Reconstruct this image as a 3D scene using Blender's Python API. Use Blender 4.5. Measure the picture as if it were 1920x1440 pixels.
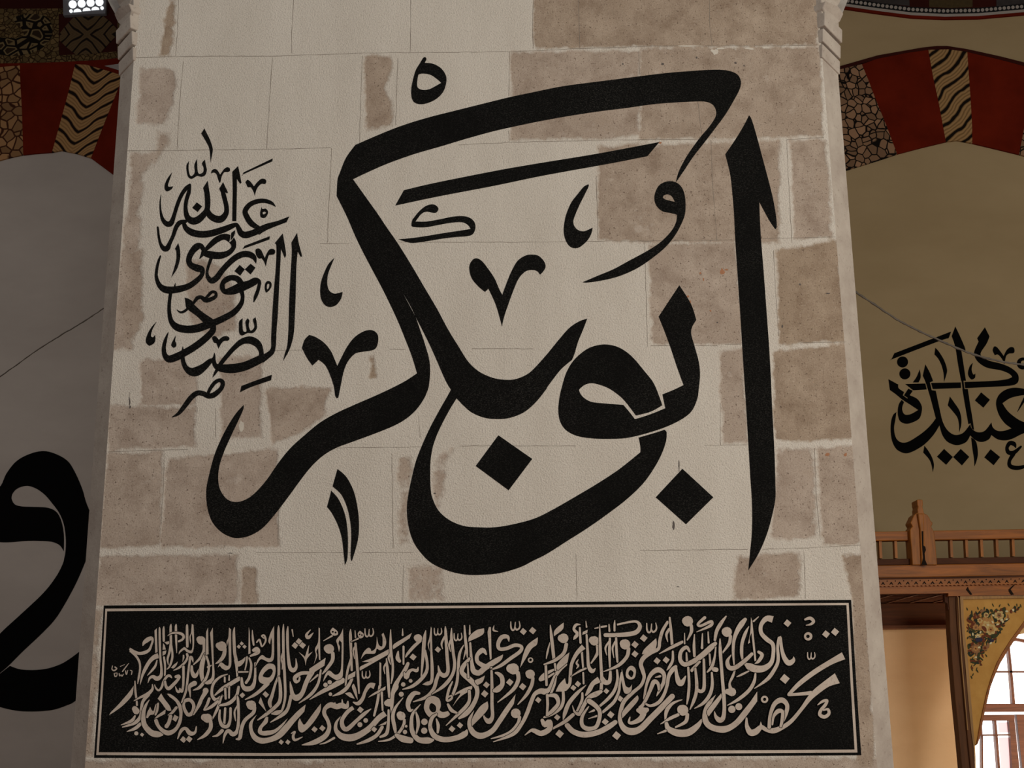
import bpy, math, random
import numpy as np
from mathutils import Vector, Matrix
from mathutils.geometry import delaunay_2d_cdt

for o in list(bpy.data.objects):
    bpy.data.objects.remove(o, do_unlink=True)
scene = bpy.context.scene
COL = scene.collection

# ------------------------------------------------------------------ camera
FPX = 2400.0                      # focal length for a 1920 x 1440 frame
CAM = Vector((0.0, -5.2, 1.6))
_z = Vector((-100.0, 9420.0, -2400.0)).normalized()
_x = Vector((1.0, 0.0072, -0.0134))
_x = (_x - _x.dot(_z) * _z).normalized()
_y = _z.cross(_x)
W2C = Matrix(((_x.x, _y.x, _z.x), (_x.y, _y.y, _z.y), (_x.z, _y.z, _z.z)))
C2W = W2C.transposed()
cam_data = bpy.data.cameras.new('camera')
cam_data.sensor_width = 36.0
cam_data.lens = 36.0 * FPX / 1920.0
cam = bpy.data.objects.new('camera', cam_data)
cam.matrix_world = Matrix.Translation(CAM) @ C2W.to_4x4()
COL.objects.link(cam)
scene.camera = cam

# ------------------------------------------------------------------ world, lights, exposure
world = bpy.data.worlds.new('hall_light'); scene.world = world
world.use_nodes = True
wb = world.node_tree.nodes['Background']
wb.inputs[0].default_value = (1.0, 0.93, 0.84, 1); wb.inputs[1].default_value = 0.16

def area(name, loc, target, size, energy, color):
    d = bpy.data.lights.new(name, 'AREA'); d.shape = 'RECTANGLE'
    d.size, d.size_y = size; d.energy = energy; d.color = color
    o = bpy.data.objects.new(name, d); COL.objects.link(o)
    o.location = loc
    o.rotation_euler = (Vector(target) - Vector(loc)).to_track_quat('-Z', 'Y').to_euler()
    return o
area('daylight_from_hall_windows', (5.2, -6.3, 3.3), (0.2, 0, 2.5), (2.6, 3.0), 395, (1.0, 0.95, 0.86))
area('daylight_from_dome_windows', (-2.5, -7.0, 8.0), (0, 0, 3.0), (4.0, 3.0), 120, (0.96, 0.97, 1.0))
area('daylight_left_bay', (-6.5, 1.5, 4.5), (-4.4, 6.0, 3.5), (1.6, 3.0), 33, (1.0, 0.94, 0.88))
area('daylight_right_bay', (6.8, 1.0, 5.0), (5.0, 6.0, 4.0), (1.6, 3.0), 24, (1.0, 0.86, 0.62))
area('daylight_under_gallery', (6.0, 5.25, 0.8), (4.0, 5.95, 2.0), (0.4, 1.2), 95, (1.0, 0.80, 0.52))
scene.view_settings.view_transform = 'Standard'
scene.view_settings.look = 'None'
scene.view_settings.gamma = 1.0
scene.view_settings.use_curve_mapping = False
scene.view_settings.exposure = 0.0

# ------------------------------------------------------------------ helpers
def P(px, py, Y):
    """point of the plane y = Y seen at photo pixel (px, py)"""
    d = C2W @ Vector(((px - 960.0) / FPX, (720.0 - py) / FPX, -1.0))
    t = (Y - CAM.y) / d.y
    return CAM + d * t
def PZ(px, py, Z):
    d = C2W @ Vector(((px - 960.0) / FPX, (720.0 - py) / FPX, -1.0))
    return CAM + d * ((Z - CAM.z) / d.z)

def tag(o, label=None, cat=None, group=None, kind=None):
    if label: o['label'] = label
    if cat: o['category'] = cat
    if group: o['group'] = group
    if kind: o['kind'] = kind
    return o
def empty(name, loc=(0, 0, 0)):
    o = bpy.data.objects.new(name, None); COL.objects.link(o); o.location = loc
    o.empty_display_size = 0.1
    return o
def link(name, me, parent=None):
    o = bpy.data.objects.new(name, me); COL.objects.link(o)
    if parent is not None:
        o.parent = parent
        o.matrix_parent_inverse = Matrix.Translation(-Vector(parent.location))
    return o
class MB:
    """collects geometry, then links it as one mesh object"""
    def __init__(s): s.v = []; s.f = []; s.m = []
    def add(s, v, f, m=0):
        b = len(s.v); s.v += [tuple(p) for p in v]
        for q in f: s.f.append([b + i for i in q]); s.m.append(m)
    def box(s, lo, hi, m=0):
        (a, b, c), (d, e, f) = lo, hi
        s.add([(a,b,c),(d,b,c),(d,e,c),(a,e,c),(a,b,f),(d,b,f),(d,e,f),(a,e,f)],
              [(0,3,2,1),(4,5,6,7),(0,1,5,4),(1,2,6,5),(2,3,7,6),(3,0,4,7)], m)
    def prism(s, pts, back, m=0):
        """pts: polygon of 3D points (front face), extruded by vector back"""
        n = len(pts); pts = [Vector(p) for p in pts]; bk = Vector(back)
        s.add(pts + [p + bk for p in pts],
              [list(range(n)), list(range(2 * n - 1, n - 1, -1))] +
              [(i, i + n, (i + 1) % n + n, (i + 1) % n) for i in range(n)], m)
    def tube(s, pts, r, n=8, m=0):
        pts = [Vector(p) for p in pts]; b = len(s.v)
        for i, p in enumerate(pts):
            t = (pts[min(i + 1, len(pts) - 1)] - pts[max(i - 1, 0)]).normalized()
            a = t.cross(Vector((0, 0, 1)) if abs(t.z) < .9 else Vector((1, 0, 0))).normalized(); c = t.cross(a)
            rr = r[i] if isinstance(r, (list, tuple)) else r
            for k in range(n):
                w = 2 * math.pi * k / n
                s.v.append(tuple(p + a * math.cos(w) * rr + c * math.sin(w) * rr))
        for i in range(len(pts) - 1):
            for k in range(n):
                s.f.append([b + i*n + k, b + i*n + (k+1) % n, b + (i+1)*n + (k+1) % n, b + (i+1)*n + k]); s.m.append(m)
        s.f.append([b + k for k in range(n)][::-1]); s.m.append(m)
        s.f.append([b + (len(pts)-1)*n + k for k in range(n)]); s.m.append(m)
    def ball(s, c, r, m=0, nu=16, nv=10):
        b = len(s.v)
        for j in range(nv + 1):
            for i in range(nu):
                th = math.pi * j / nv; ph = 2 * math.pi * i / nu
                s.v.append((c[0] + r[0]*math.sin(th)*math.cos(ph), c[1] + r[1]*math.sin(th)*math.sin(ph), c[2] + r[2]*math.cos(th)))
        for j in range(nv):
            for i in range(nu):
                s.f.append([b + j*nu + i, b + (j+1)*nu + i, b + (j+1)*nu + (i+1) % nu, b + j*nu + (i+1) % nu]); s.m.append(m)
    def build(s, name, mats, parent=None, smooth=False, bevel=0):
        me = bpy.data.meshes.new(name); me.from_pydata(s.v, [], s.f)
        for m in (mats if isinstance(mats, (list, tuple)) else [mats]): me.materials.append(m)
        me.polygons.foreach_set('material_index', s.m)
        if smooth: me.polygons.foreach_set('use_smooth', [True] * len(s.f))
        me.update(); me.validate()
        import bmesh
        bm = bmesh.new(); bm.from_mesh(me); bmesh.ops.recalc_face_normals(bm, faces=bm.faces); bm.to_mesh(me); bm.free()
        o = link(name, me, parent)
        if bevel:
            md = o.modifiers.new('bevel', 'BEVEL'); md.width = bevel; md.segments = 2; md.limit_method = 'ANGLE'
        return o

# ------------------------------------------------------------------ materials
class NT:
    def __init__(s, name, rough=0.85, spec=0.25):
        s.mat = bpy.data.materials.new(name); s.mat.use_nodes = True
        s.t = s.mat.node_tree; s.b = s.t.nodes['Principled BSDF']
        s.b.inputs['Roughness'].default_value = rough
        s.b.inputs['Specular IOR Level'].default_value = spec
    def n(s, typ, **kw):
        nd = s.t.nodes.new(typ)
        for k, v in kw.items():
            if k.startswith('i_'):
                key = k[2:]; key = int(key) if key.isdigit() else key.replace('_', ' ')
                if hasattr(v, 'links') or isinstance(v, bpy.types.NodeSocket): s.t.links.new(v, nd.inputs[key])
                else: nd.inputs[key].default_value = v
            else: setattr(nd, k, v)
        return nd
    def geo(s): return s.n('ShaderNodeNewGeometry').outputs['Position']
    def noise(s, vec, scale, detail=4, rough=0.6, dist=0):
        return s.n('ShaderNodeTexNoise', i_Vector=vec, i_Scale=scale, i_Detail=detail, i_Roughness=rough, i_Distortion=dist).outputs['Fac']
    def math(s, op, a, b=0.0, c=0.0, clamp=False):
        return s.n('ShaderNodeMath', operation=op, use_clamp=clamp, i_0=a, i_1=b, i_2=c).outputs[0]
    def ramp(s, fac, a, b):
        return s.n('ShaderNodeMapRange', i_Value=fac, **{'i_1': a, 'i_2': b}).outputs[0]
    def mix(s, fac, a, b):
        nd = s.n('ShaderNodeMix', data_type='RGBA', clamp_factor=True)
        for sock, v in ((nd.inputs['Factor'], fac), (nd.inputs[6], a), (nd.inputs[7], b)):
            if isinstance(v, bpy.types.NodeSocket): s.t.links.new(v, sock)
            elif isinstance(v, (tuple, list)): sock.default_value = (*v[:3], 1)
            else: sock.default_value = v
        return nd.outputs[2]
    def map(s, vec, scale=(1, 1, 1), rot=(0, 0, 0), loc=(0, 0, 0)):
        return s.n('ShaderNodeMapping', i_Vector=vec, i_Scale=scale, i_Rotation=rot, i_Location=loc).outputs[0]
    def color(s, c):
        if isinstance(c, bpy.types.NodeSocket): s.t.links.new(c, s.b.inputs['Base Color'])
        else: s.b.inputs['Base Color'].default_value = (*c, 1)
        return s
    def bump(s, h, strength=0.3, dist=0.01):
        nd = s.n('ShaderNodeBump', i_Height=h, i_Strength=strength, i_Distance=dist)
        s.t.links.new(nd.outputs[0], s.b.inputs['Normal']); return s

def plain(name, c, rough=0.8, var=0.25, scale=6.0, spec=0.25):
    m = NT(name, rough, spec); g = m.geo()
    f = m.noise(g, scale, 5)
    m.color(m.mix(f, tuple(x * (1 - var) for x in c), tuple(min(1, x * (1 + var)) for x in c)))
    return m.mat
def wood(name, c, axis='x', rough=0.5):
    m = NT(name, rough, 0.35); g = m.geo()
    sc = (1.2, 14, 14) if axis == 'x' else (14, 14, 1.2)
    f = m.noise(m.map(g, sc), 1.6, 6, 0.65, 1.2)
    k = m.ramp(m.noise(g, 5.0, 2), 0.68, 0.74)
    col = m.mix(m.ramp(f, 0.3, 0.7), tuple(x * 0.55 for x in c), tuple(min(1, x * 1.25) for x in c))
    m.color(m.mix(m.math('MULTIPLY', k, 0.6), col, tuple(x * 0.25 for x in c)))
    m.bump(f, 0.12, 0.01)
    return m.mat

def pillar_front():
    m = NT('plaster_and_stone', 0.9, 0.2); g = m.geo()
    st = m.n('ShaderNodeAttribute', attribute_name='stone').outputs['Fac']
    br = m.n('ShaderNodeAttribute', attribute_name='brown').outputs['Fac']
    n1 = m.noise(g, 9.0, 6, 0.65); n2 = m.noise(g, 38.0, 4, 0.6); n3 = m.noise(m.map(g, (230, 230, 130)), 1.0, 2, 0.55)
    n4 = m.noise(g, 150.0, 3, 0.6)
    edge = m.math('ADD', st, m.math('MULTIPLY', m.math('SUBTRACT', m.math('ADD', n1, m.math('MULTIPLY', n2, 0.5)), 0.75), 1.15))
    mask = m.ramp(edge, 0.36, 0.64)
    plaster = m.mix(m.ramp(m.noise(m.map(g, (3, 3, 1.0)), 1.3, 4), 0.3, 0.7), (0.565, 0.51, 0.435), (0.645, 0.59, 0.51))
    plaster = m.mix(m.math('MULTIPLY', m.ramp(n3, 0.56, 0.72), 0.5), plaster, (0.26, 0.215, 0.165))
    plaster = m.mix(m.math('MULTIPLY', m.ramp(n3, 0.42, 0.30), 0.35), plaster, (0.80, 0.73, 0.60))  # stipple's dark dots and highlights put into the plaster colour
    sA = m.mix(m.ramp(n1, 0.32, 0.68), (0.315, 0.245, 0.195), (0.50, 0.42, 0.35))
    sB = m.mix(m.ramp(n1, 0.32, 0.68), (0.215, 0.148, 0.096), (0.39, 0.30, 0.215))
    stone = m.mix(br, sA, sB)
    grain = m.noise(g, 170.0, 3, 0.7)
    stone = m.mix(m.math('MULTIPLY', m.ramp(grain, 0.50, 0.72), 0.55), stone, (0.15, 0.10, 0.068))
    stone = m.mix(m.math('MULTIPLY', m.ramp(grain, 0.42, 0.28), 0.45), stone, (0.60, 0.52, 0.43))
    pit = m.ramp(m.noise(g, 85.0, 2, 0.6), 0.62, 0.68)
    stone = m.mix(m.math('MULTIPLY', pit, 0.65), stone, (0.075, 0.045, 0.03))
    blot = m.ramp(m.noise(g, 4.5, 5, 0.7), 0.55, 0.75)
    stone = m.mix(m.math('MULTIPLY', blot, 0.6), stone, (0.215, 0.145, 0.095))
    chalk = m.ramp(m.noise(g, 7.0, 6, 0.75), 0.60, 0.68)
    stone = m.mix(m.math('MULTIPLY', chalk, 0.45), stone, (0.53, 0.46, 0.39))
    m.color(m.mix(mask, plaster, stone))
    h = m.math('ADD', m.math('MULTIPLY', n4, m.math('SUBTRACT', 1.25, mask)), m.math('MULTIPLY', n2, 0.5))
    m.bump(h, 0.6, 0.010)
    return m.mat
def stone_mat(name, a, b, dark=(0.12, 0.085, 0.06)):
    m = NT(name, 0.9, 0.2); g = m.geo()
    n1 = m.noise(g, 6.0, 6, 0.65)
    c = m.mix(m.ramp(n1, 0.3, 0.7), a, b)
    c = m.mix(m.math('MULTIPLY', m.ramp(m.noise(g, 55.0, 3, 0.7), 0.62, 0.72), 0.5), c, dark)
    m.color(c); m.bump(m.noise(g, 70.0, 3), 0.3, 0.006)
    return m.mat
def paint_black(name, spk=0.5):
    m = NT(name, 0.9, 0.06); g = m.geo()
    f = m.ramp(m.noise(m.map(g, (150, 150, 330)), 1.0, 3, 0.6), 0.50, 0.78)
    big = m.ramp(m.noise(g, 3.0, 4), 0.35, 0.7)
    m.color(m.mix(m.math('MULTIPLY', m.math('MULTIPLY', f, m.math('ADD', big, 0.35)), spk), (0.004, 0.0038, 0.0034), (0.075, 0.07, 0.062)))
    m.bump(m.noise(g, 120.0, 2), 0.3, 0.006)
    return m.mat
def wall_mat(name, a, b):
    m = NT(name, 0.95, 0.1); g = m.geo()
    f = m.noise(m.map(g, (0.6, 1, 1.4)), 1.1, 6, 0.6)
    m.color(m.mix(m.ramp(f, 0.3, 0.7), a, b)); m.bump(m.noise(g, 30, 3), 0.08, 0.01)
    return m.mat
def pebble(name, c, dark, scale):
    m = NT(name, 0.9, 0.1); g = m.map(m.geo(), (1, 0, 1))
    w = m.n('ShaderNodeVectorMath', operation='ADD', i_0=g, i_1=m.n('ShaderNodeVectorMath', operation='SCALE', i_0=m.n('ShaderNodeTexNoise', i_Vector=g, i_Scale=4.0).outputs['Color'], i_Scale=0.10).outputs[0]).outputs[0]
    v = m.n('ShaderNodeTexVoronoi', feature='DISTANCE_TO_EDGE', i_Vector=w, i_Scale=scale, i_Randomness=1.0)
    vc = m.n('ShaderNodeTexVoronoi', i_Vector=w, i_Scale=scale)
    tone = m.n('ShaderNodeSeparateColor', i_0=vc.outputs['Color']).outputs[0]
    cc = m.mix(tone, tuple(x * 0.65 for x in c), tuple(x * 1.25 for x in c))
    m.color(m.mix(m.ramp(v.outputs['Distance'], 0.05, 0.10), dark, cc))
    return m.mat
def veined(name, c, c2, dark, ang, freq, chev=None, amp=1.0):
    """painted marble: dark wavy veins across the stone; chev = (x, z, slope) makes them V-shaped about a tilted axis"""
    m = NT(name, 0.9, 0.1); g = m.geo()
    s = m.n('ShaderNodeSeparateXYZ', i_0=g)
    x, z = s.outputs[0], s.outputs[2]
    if chev:
        dx = m.math('SUBTRACT', m.math('SUBTRACT', x, chev[0]), m.math('MULTIPLY', m.math('SUBTRACT', z, chev[1]), chev[2]))
        if len(chev) > 3:
            u = m.math('ABSOLUTE', m.math('SUBTRACT', m.math('ABSOLUTE', dx), m.math('ABSOLUTE', m.math('SUBTRACT', z, chev[1]))))
        else: u = m.math('SUBTRACT', z, m.math('MULTIPLY', m.math('ABSOLUTE', dx), ang))
        wv = m.math('MULTIPLY', m.math('SINE', m.math('MULTIPLY', m.math('ABSOLUTE', dx), 34.0)), 0.012 * amp)
    else:
        u = m.math('ADD', m.math('MULTIPLY', z, math.cos(ang)), m.math('MULTIPLY', x, -math.sin(ang)))
        t = m.math('ADD', m.math('MULTIPLY', z, math.sin(ang)), m.math('MULTIPLY', x, math.cos(ang)))
        wv = m.math('MULTIPLY', m.math('SINE', m.math('MULTIPLY', t, 15.0)), 0.014 * amp)
    nz = m.math('MULTIPLY', m.math('SUBTRACT', m.noise(g, 5.0, 2), 0.5), 0.06 * amp)
    ph = m.math('MULTIPLY', m.math('ADD', m.math('ADD', u, wv), nz), freq)
    vein = m.math('ABSOLUTE', m.math('SUBTRACT', m.math('FRACT', ph), 0.5))
    fine = m.math('ABSOLUTE', m.math('SUBTRACT', m.math('FRACT', m.math('MULTIPLY', ph, 4.0)), 0.5))
    col = m.mix(m.ramp(fine, 0.10, 0.35), c2, c)
    m.color(m.mix(m.ramp(vein, 0.09, 0.15), dark, col))
    return m.mat
def emit(name, c, s):
    m = NT(name); m.b.inputs['Emission Color'].default_value = (*c, 1); m.b.inputs['Emission Strength'].default_value = s
    m.color((0.8, 0.8, 0.8)); return m.mat

M = {}
M['front'] = pillar_front()
M['side'] = stone_mat('pillar_side_stone', (0.36, 0.30, 0.25), (0.50, 0.44, 0.37))
M['arch_stone'] = stone_mat('grey_arch_stone', (0.27, 0.24, 0.215), (0.36, 0.33, 0.29))
M['joint'] = plain('mortar_joint_line', (0.21, 0.175, 0.14), 0.95, 0.4, 40)
M['rust'] = plain('rust_stain', (0.34, 0.16, 0.085), 0.95, 0.3, 60)
M['soot'] = plain('soot_smudge', (0.10, 0.085, 0.075), 0.95, 0.3, 60)
M['chip'] = plain('white_plaster_chip', (0.55, 0.50, 0.42), 0.95, 0.2, 60)
M['black'] = paint_black('black_paint')
M['panel_black'] = paint_black('panel_black_paint', 0.45)
M['bare'] = stone_mat('bare_letter_stone', (0.40, 0.325, 0.265), (0.55, 0.465, 0.385), (0.2, 0.14, 0.1))
M['wall_black'] = plain('wall_black_paint', (0.002, 0.002, 0.002), 0.9, 0.1, 20, 0.05)
M['wall_l'] = wall_mat('grey_white_plaster', (0.36, 0.318, 0.285), (0.44, 0.392, 0.352))
M['wall_r'] = wall_mat('cream_plaster', (0.315, 0.235, 0.13), (0.375, 0.285, 0.165))
M['peach'] = wall_mat('peach_plaster', (0.50, 0.33, 0.19), (0.60, 0.42, 0.26))
M['red'] = plain('dark_red_paint', (0.115, 0.010, 0.003), 0.9, 0.6, 2.6, 0.05)
M['maroon'] = plain('maroon_paint', (0.035, 0.006, 0.004), 0.9, 0.4, 3, 0.1)
M['gold'] = pebble('small_gold_pebbles', (0.13, 0.085, 0.035), (0.03, 0.015, 0.006), 22)
M['pebble_l'] = pebble('ochre_pebbles', (0.30, 0.16, 0.07), (0.045, 0.014, 0.006), 11.0)
M['pebble_r'] = pebble('brown_pebbles', (0.25, 0.145, 0.085), (0.006, 0.004, 0.003), 14.0)
M['grey_white'] = plain('pale_paint', (0.30, 0.27, 0.25), 0.9, 0.2, 5)
M['wood'] = wood('honey_wood', (0.37, 0.112, 0.008))
M['wood_v'] = wood('honey_wood_upright', (0.37, 0.122, 0.010), 'z')
M['wood_dark'] = wood('dark_and_shaded_wood', (0.085, 0.024, 0.005), 'x', 0.75)
M['wood_post'] = wood('post_wood', (0.13, 0.048, 0.013), 'z', 0.7)
M['wood_red'] = wood('window_wood', (0.13, 0.045, 0.025))
M['hole'] = plain('dark_cut', (0.012, 0.006, 0.003), 0.9, 0.2)
M['light_wood'] = wood('pale_trim_wood', (0.42, 0.22, 0.06), 'z')
M['glass_lit'] = emit('daylit_glass', (1.0, 1.0, 1.0), 2.2)
M['pane_lit'] = emit('daylit_round_glass', (0.9, 0.97, 1.0), 1.15)
M['glass_pink'] = emit('pink_daylit_glass', (1.0, 0.66, 0.66), 0.95)
M['cable'] = plain('grey_cable', (0.13, 0.11, 0.09), 0.6, 0.4, 20)
M['plaster_frame'] = plain('grey_window_frame', (0.17, 0.17, 0.19), 0.8, 0.2)

# ------------------------------------------------------------------ tracing of the painted writing
WIN = dict(a=(600,80,4), b=(1000,80,4), c=(560,400,4), d=(1000,400,4), e=(360,720,4), f=(700,720,4), g=(1000,720,4),
           h=(1620,560,6.4), i=(1620,700,6.4), j=(270,230,6.4), k=(270,420,6.4), l=(270,570,6.4),
           n=(0,800,4.8), m=(0,1060,4.8), p=(180,1155,6), q=(460,1155,6), r=(740,1155,6), s=(1020,1155,6), t=(1290,1155,6),
           z=(180,1160,9.6), x=(0,0,1), L=(0,0,4.8), R=(1520,0,4.8), G=(1520,900,4.8), H=(1520,1140,4.8), F=(1690,1100,8.348))
def crom(pts, corner, closed, sub=6):
    """Catmull-Rom through pts (lists of numbers); corners stay sharp"""
    n = len(pts); out = []
    rng = range(n) if closed else range(n - 1)
    for i in rng:
        p1 = pts[i]; p2 = pts[(i + 1) % n]
        p0 = pts[(i - 1) % n] if (closed or i > 0) else p1
        p3 = pts[(i + 2) % n] if (closed or i + 2 < n) else p2
        if corner[i]: p0 = p1
        if corner[(i + 1) % n]: p3 = p2
        if corner[i] and corner[(i + 1) % n]:
            out.append(p1); continue
        for s in range(sub):
            u = s / sub; u2 = u * u; u3 = u2 * u
            out.append([0.5 * (2*b + (c - a) * u + (2*a - 5*b + 4*c - d) * u2 + (3*b - a - 3*c + d) * u3)
                        for a, b, c, d in zip(p0, p1, p2, p3)])
    if not closed: out.append(pts[-1])
    return out
def parse(win, txt):
    ox, oy, sc = WIN[win]; pts = []; cor = []
    for tok in txt.split():
        if tok[0] == '@': ox, oy, sc = WIN[tok[1]]; continue
        c = tok.endswith('!')
        q = [float(v) for v in tok.rstrip('!').split(',')]
        pts.append([ox + q[0] / sc, oy + q[1] / sc] + [v / sc for v in q[2:]]); cor.append(c)
    return pts, cor
def ngon(cx, cy, r, n, rot=0.0, sq=1.0):
    return [[cx + r * math.cos(rot + 2*math.pi*i/n), cy + sq * r * math.sin(rot + 2*math.pi*i/n)] for i in range(n)]
def stroke_faces(pts, butt):
    c = crom(pts, [False] * len(pts), False, 5)
    n = len(c); L = []; Rr = []
    for i in range(n):
        a = c[max(i - 1, 0)]; b = c[min(i + 1, n - 1)]
        dx, dy = b[0] - a[0], b[1] - a[1]; d = math.hypot(dx, dy) or 1
        w = max(c[i][2], 0.25) / 2
        L.append([c[i][0] - dy / d * w, c[i][1] + dx / d * w]); Rr.append([c[i][0] + dy / d * w, c[i][1] - dx / d * w])
    fs = [[L[i], L[i+1], Rr[i+1], Rr[i]] for i in range(n - 1)]
    for e in (0, n - 1):
        if c[e][2] > 1.2 and not (butt and e == 0): fs.append(ngon(c[e][0], c[e][1], c[e][2] / 2, 12, 0.1))
    return fs
def shape_faces(kind, win, txt):
    if kind == 'o':
        pts, cor = parse(win, txt); return [[q[:2] for q in crom(pts, cor, True)]]
    if kind in 'sS':
        pts, cor = parse(win, txt); return stroke_faces(pts, kind == 'S')
    if kind == 'd':
        pts, _ = parse(win, txt); x, y, r = pts[0]
        return [[[x - .12*r, y - r], [x + r, y - .08*r], [x + .12*r, y + r], [x - r, y + .08*r]]]
    if kind == 'c':
        pts, _ = parse(win, txt); x, y, r = pts[0]; return [ngon(x, y, r, 28, .05)]
    if kind == 'w':
        pts, _ = parse(win, txt); x, y, r = pts[0]
        f = []
        for ln in ([(-1,-.9,.22),(-.95,.3,.34),(-.6,.85,.36),(-.2,.5,.3),(-.05,-.8,.2)],
                   [(-.1,.3,.3),(.2,.75,.36),(.7,.5,.34),(.9,-.1,.3),(.75,-1,.16)]):
            f += stroke_faces([[x + u*r, y + v*r, w*r] for u, v, w in ln], False)
        return f
def traced_mesh(name, entry, Y, h, mats, lift=0.0, back=0.0, grow=0.0):
    """entry: list of (sign, kind, win, txt); one mesh whose front lies h in front of the plane y = Y"""
    verts = []; edges = []; polys = []
    for sg, kind, win, txt in entry:
        fl = shape_faces(kind, win, txt)
        if grow and sg > 0:
            for fc in list(fl):
                for (x0, y0), (x1, y1) in zip(fc, fc[1:] + fc[:1]):
                    d = math.hypot(x1 - x0, y1 - y0)
                    if d < 1e-6: continue
                    ux, uy = (x1 - x0) / d * grow, (y1 - y0) / d * grow
                    fl.append([[x0 - uy - ux*.4, y0 + ux - uy*.4], [x1 - uy + ux*.4, y1 + ux + uy*.4], [x1 + uy + ux*.4, y1 - ux + uy*.4], [x0 + uy - ux*.4, y0 - ux - uy*.4]])
        for fc in fl:
            a = 0.5 * sum(fc[i][0]*fc[(i+1) % len(fc)][1] - fc[(i+1) % len(fc)][0]*fc[i][1] for i in range(len(fc)))
            if abs(a) < 1e-4: continue
            b = len(verts); n = len(fc); verts += [Vector(q) for q in fc]
            edges += [(b + i, b + (i + 1) % n) for i in range(n)]; polys.append((sg, fc))
    V, E, Fc, _, _, _ = delaunay_2d_cdt(verts, edges, [], 0, 1e-4)
    cen = np.array([[sum(V[i].x for i in f) / len(f), sum(V[i].y for i in f) / len(f)] for f in Fc])
    pos = np.zeros(len(Fc), bool); neg = np.zeros(len(Fc), bool)
    for sg, fc in polys:
        q = np.array(fc)
        near = np.where((cen >= q.min(0)).all(1) & (cen <= q.max(0)).all(1))[0]
        if not len(near): continue
        cx, cy = cen[near, 0], cen[near, 1]; ins = np.zeros(len(near), bool)
        for (x0, y0), (x1, y1) in zip(fc, fc[1:] + fc[:1]):
            if y0 != y1: ins ^= ((y0 > cy) != (y1 > cy)) & (cx < (x1 - x0) * (cy - y0) / (y1 - y0) + x0)
        (pos if sg > 0 else neg)[near] |= ins
    keep = [f for f, k in zip(Fc, pos & ~neg) if k]
    area_px = 0
    used = {}; pv = []
    for f in keep:
        area_px += abs(0.5 * ((V[f[1]].x-V[f[0]].x)*(V[f[2]].y-V[f[0]].y) - (V[f[2]].x-V[f[0]].x)*(V[f[1]].y-V[f[0]].y)))
        for i in f:
            if i not in used: used[i] = len(pv); pv.append(P(V[i].x, V[i].y, Y))
    n = len(pv)
    fr = [[used[i] for i in f] for f in keep]
    if fr:
        a, b, c = (pv[i] for i in fr[0][:3])
        if (b - a).cross(c - a).y > 0: fr = [f[::-1] for f in fr]
    cnt = {}
    for f in fr:
        for i in range(len(f)): cnt[(f[i], f[(i+1) % len(f)])] = 1
    allv = [(p.x, p.y - h - lift, p.z) for p in pv] + [(p.x, p.y + back - 0.0002, p.z) for p in pv]
    sk = [[b, a, a + n, b + n] for (a, b) in cnt if (b, a) not in cnt]
    return allv, fr + sk, area_px
def read_entries(txt):
    """lines: [name|]kind win: points ; '+' / '-' lines join or cut the entry above"""
    out = []
    for ln in txt.strip().splitlines():
        ln = ln.strip()
        if not ln or ln[0] == '#': continue
        nm = 'letter'
        if '|' in ln.split(':')[0]: nm, ln = ln.split('|', 1)
        headr, body = ln.split(':', 1); hd = headr.strip()
        sg = 0
        if hd[0] in '+-': sg = 1 if hd[0] == '+' else -1; hd = hd[1:].strip()
        kind, win = hd.split()
        if sg: out[-1][1].append((sg, kind, win, body))
        else: out.append((nm, [(1, kind, win, body)]))
    return out
def link_traced(name, geo, mats, parent):
    me = bpy.data.meshes.new(name); me.from_pydata(geo[0], [], geo[1]); me.update()
    for m in mats: me.materials.append(m)
    return link(name, me, parent)
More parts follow.
